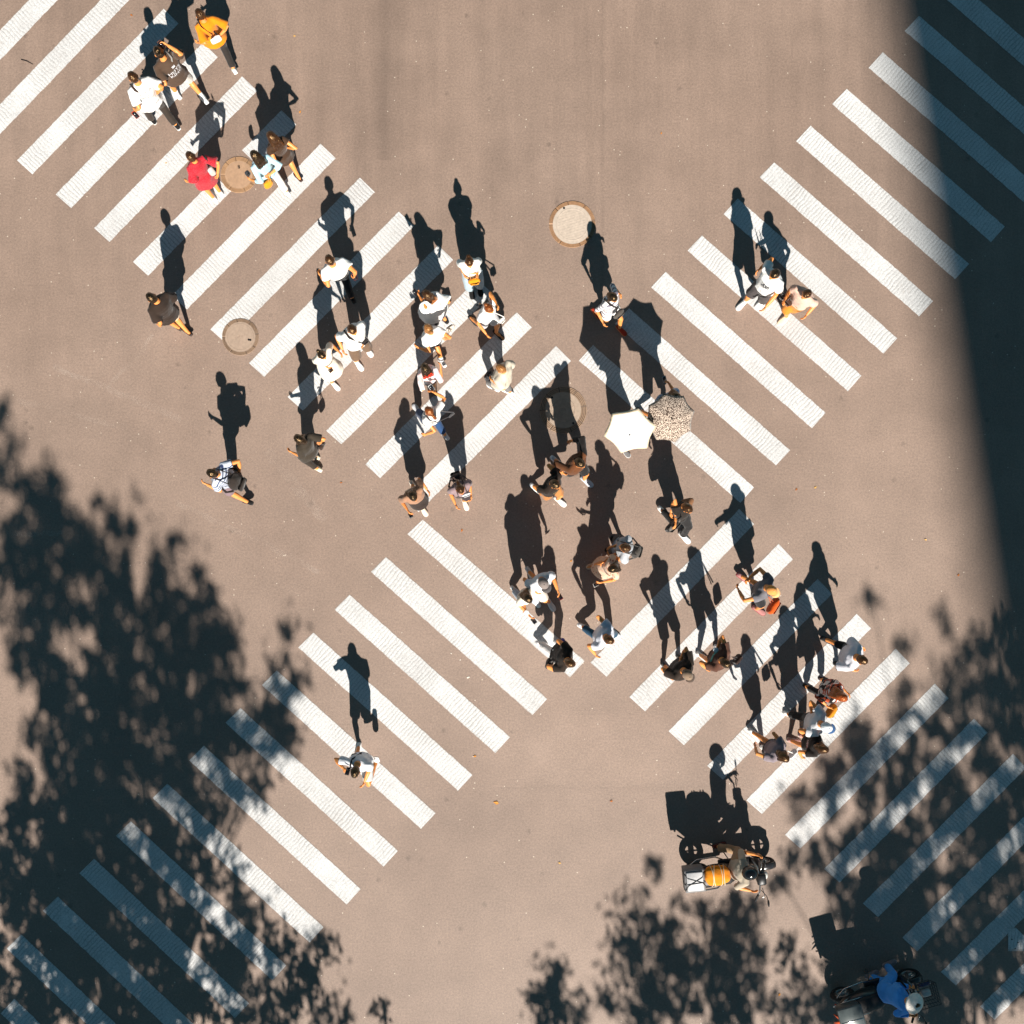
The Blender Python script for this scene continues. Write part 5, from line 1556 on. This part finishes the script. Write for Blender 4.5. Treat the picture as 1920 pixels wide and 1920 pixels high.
SH['d'] = [  # right shade
 (1637, 1122, 12, 18, 6), (1768, 1175, 10, 40, 3.5), (1690, 1200, 14, 18, 4), (1680, 1190, 8, 8, 2), (1820, 1240, 22, 60, 3.5), (1880, 1250, 40, 90, 5), (1800, 1300, 60, 40, 3.6), (1690, 1300, 20, 16, 4), (1605, 1360, 18, 22, 4.5), (1590, 1410, 36, 26, 4), (1640, 1400, 44, 36, 3.6), (1720, 1380, 60, 50, 3.6), (1860, 1380, 70, 60, 5.5), (1560, 1450, 30, 30, 4),
 (1500, 1500, 14, 26, 5.5), (1560, 1500, 30, 34, 4.6), (1640, 1480, 50, 44, 4.6), (1740, 1470, 70, 50, 4.4), (1850, 1480, 70, 50, 6), (1590, 1570, 44, 40, 4.6), (1680, 1570, 60, 44, 4.6), (1780, 1560, 70, 50, 5), (1870, 1580, 60, 60, 6.5), (1500, 1605, 20, 18, 4.5), (1530, 1600, 24, 30, 4.5), (1690, 1660, 60, 50, 5),
 (1790, 1660, 70, 50, 5.5), (1880, 1680, 50, 60, 6.5), (1560, 1690, 16, 30, 4.5), (1590, 1740, 20, 30, 4), (1585, 1655, 22, 40, 4.4), (1632, 1690, 44, 60, 5.5), (1690, 1725, 46, 50, 5.2), (1600, 1800, 46, 46, 5.5), (1655, 1600, 34, 24, 5), (1665, 1745, 34, 40, 5.5), (1740, 1760, 60, 50, 5.5), (1830, 1770, 60, 50, 5.5), (1900, 1780, 30, 60, 6), (1640, 1830, 60, 50, 6), (1740, 1850, 70, 50, 6), (1840, 1860, 70, 60, 6), (1560, 1850, 30, 40, 5), (1580, 1905, 50, 20, 5.5), (1700, 1910, 110, 20, 6), (1470, 1655, 22, 14, 5.5)]

def tree(label, base, yc, ells, seed, limbs=()):
    """each ellipse is a spray of leaves whose shade falls on that patch of road"""
    rnd = random.Random(seed)
    t = empty('tree', V(base[0], base[1], 0), label, 'tree', 'street trees beyond the junction')
    up = V(-SHX, -SHY, 1.0)                         # from a shadow point back towards the sun, per metre of height
    mb = MB(); vs, fs = [], []
    cl = []
    for e in ells:
        P = W(e[0], e[1])
        z = (P.y - yc) / SHY + rnd.uniform(-.9, .9)
        z = max(3.2, z)
        cl.append(P + up * z)
        area = math.pi * e[2] * e[3]
        nclump = max(2, int(area / 520))
        per = max(3, int(area * e[4] / 100 / nclump * 1.4))
        for c_ in range(nclump):
            x, y = in_ell(e, rnd)
            Pc = W(x, y) + up * (z + rnd.uniform(-.9, .9))
            r = rnd.choice((.09, .13, .18, .24))
            for k in range(per):
                d = V(rnd.gauss(0, 1), rnd.gauss(0, 1), rnd.gauss(0, 1)) * (r * .6)
                p = Pc + d
                a = V(rnd.gauss(0, 1), rnd.gauss(0, 1), rnd.gauss(0, .6)).normalized()
                b = a.cross(V(rnd.gauss(0, 1), rnd.gauss(0, 1), rnd.gauss(0, 1))).normalized()
                l, w_ = rnd.uniform(.055, .10), rnd.uniform(.03, .052)
                k0 = len(vs)
                vs += [p - a * l, p + b * w_, p + a * l, p - b * w_]
                fs.append([k0, k0 + 1, k0 + 2, k0 + 3])
    # extra crown away from the picture so the tree is whole when seen from aside
    cz = sum((c.z for c in cl)) / len(cl)
    for k in range(420):
        a = rnd.uniform(0, 6.28); q = rnd.uniform(.3, 1)
        Pc = V(base[0] + math.cos(a) * 2.6 * q, base[1] - 1.4 + math.sin(a) * 1.8 * q, max(3.5, cz + rnd.uniform(-2.5, 1.5)))
        ys = Pc.y + SHY * Pc.z
        if ys > -10.6 and abs(Pc.x + SHX * Pc.z) < 10.2: continue
        for j in range(10):
            p = Pc + V(rnd.gauss(0, .16), rnd.gauss(0, .16), rnd.gauss(0, .16))
            a_ = V(rnd.gauss(0, 1), rnd.gauss(0, 1), rnd.gauss(0, .6)).normalized()
            b = a_.cross(V(rnd.gauss(0, 1), rnd.gauss(0, 1), rnd.gauss(0, 1))).normalized()
            k0 = len(vs)
            vs += [p - a_ * .08, p + b * .04, p + a_ * .08, p - b * .04]
            fs.append([k0, k0 + 1, k0 + 2, k0 + 3])
    mb.add(vs, fs)
    me = bpy.data.meshes.new('crown'); me.from_pydata([tuple(v - V(base[0], base[1], 0)) for v in vs], [], fs); me.materials.append(LEAF)
    o = bpy.data.objects.new('crown', me); o.parent = t; COL.objects.link(o)
    mb = MB()
    B = V(base[0], base[1], 0)
    fork = B + V(.1, .15, 3.4)
    mb.limb([B, B + V(.03, .02, .5), B + V(.06, .1, 2.0), fork, B + V(.0, .1, 6.0), B + V(-.1, .2, max(7, cz))], [.26, .20, .17, .15, .10, .04], 12)
    for c in cl[::3]:
        s = fork + V(0, 0, rnd.uniform(0, 2.5))
        m1 = s.lerp(c, .5) + V(0, 0, rnd.uniform(-.2, .5))
        mb.limb([s, m1, c], [.05, .028, .010], 6)
    mb.build('trunk', BARK, t)
tree('tall leafy street tree shading the lower left crosswalk', (-6.4, -16.6), -16.4, SH['a'] + SH['b'], 1)
tree('leafy street tree shading the road below the loaded scooter', (4.2, -18.8), -18.6, SH['c'], 3)
tree('tall leafy street tree shading the lower right crosswalk', (9.6, -19.2), -19.0, SH['d'], 4)

# ------------------------------------------------------------------ the tower whose shade lies along the right edge
b0 = empty('building', V(40.3, -104, 0), 'tall office tower south of the junction shading the right edge', 'building')
conc = plain((170, 164, 156), .8); glass = plain((60, 76, 88), .12, .0, .8)
xb, yb, bw, bd_, bh = 27.05, -95.0, 26.0, 18.0, 128.0
mb = MB(); mb.box(V(xb + bw / 2, yb - bd_ / 2, bh / 2), bw, bd_, bh); mb.build('wall', conc, b0, smooth=False)
mb = MB(); mb.box(V(xb + bw / 2, yb - bd_ / 2, bh + .6), bw + .3, bd_ + .3, 1.2); mb.box(V(xb + bw / 2, yb - bd_ / 2, bh + 2.6), 8, 7, 2.8); mb.build('roof', conc, b0, smooth=False)
for fl_ in range(1, 38):
    z = fl_ * 3.3
    mb = MB()
    for kx in range(8): mb.box(V(xb + 1.7 + kx * 3.2, yb + .02, z), 2.3, .08, 1.7)
    for ky in range(5): mb.box(V(xb - .02, yb - 1.9 - ky * 3.3, z), .08, 2.3, 1.7)
    mb.build('window', glass, b0, smooth=False)

# ------------------------------------------------------------------ finish: bake the soft shapes into plain meshes
bpy.context.view_layer.update()
dg = bpy.context.evaluated_depsgraph_get()
done = []
for o, post in BAKE:
    done.append((o, post, bpy.data.meshes.new_from_object(o.evaluated_get(dg), preserve_all_data_layers=False, depsgraph=dg)))
for o, post, me in done:
    mats = list(o.data.materials)
    old = o.data; nm = old.name
    o.modifiers.clear(); o.data = me
    bpy.data.meshes.remove(old); me.name = nm
    me.materials.clear()
    for m in mats: me.materials.append(m)
    n = len(me.polygons)
    me.polygons.foreach_set('use_smooth', [True] * n)
    me.polygons.foreach_set('material_index', [0] * n)
for o, post, me in done:
    for fn in post: fn(o, o.data)
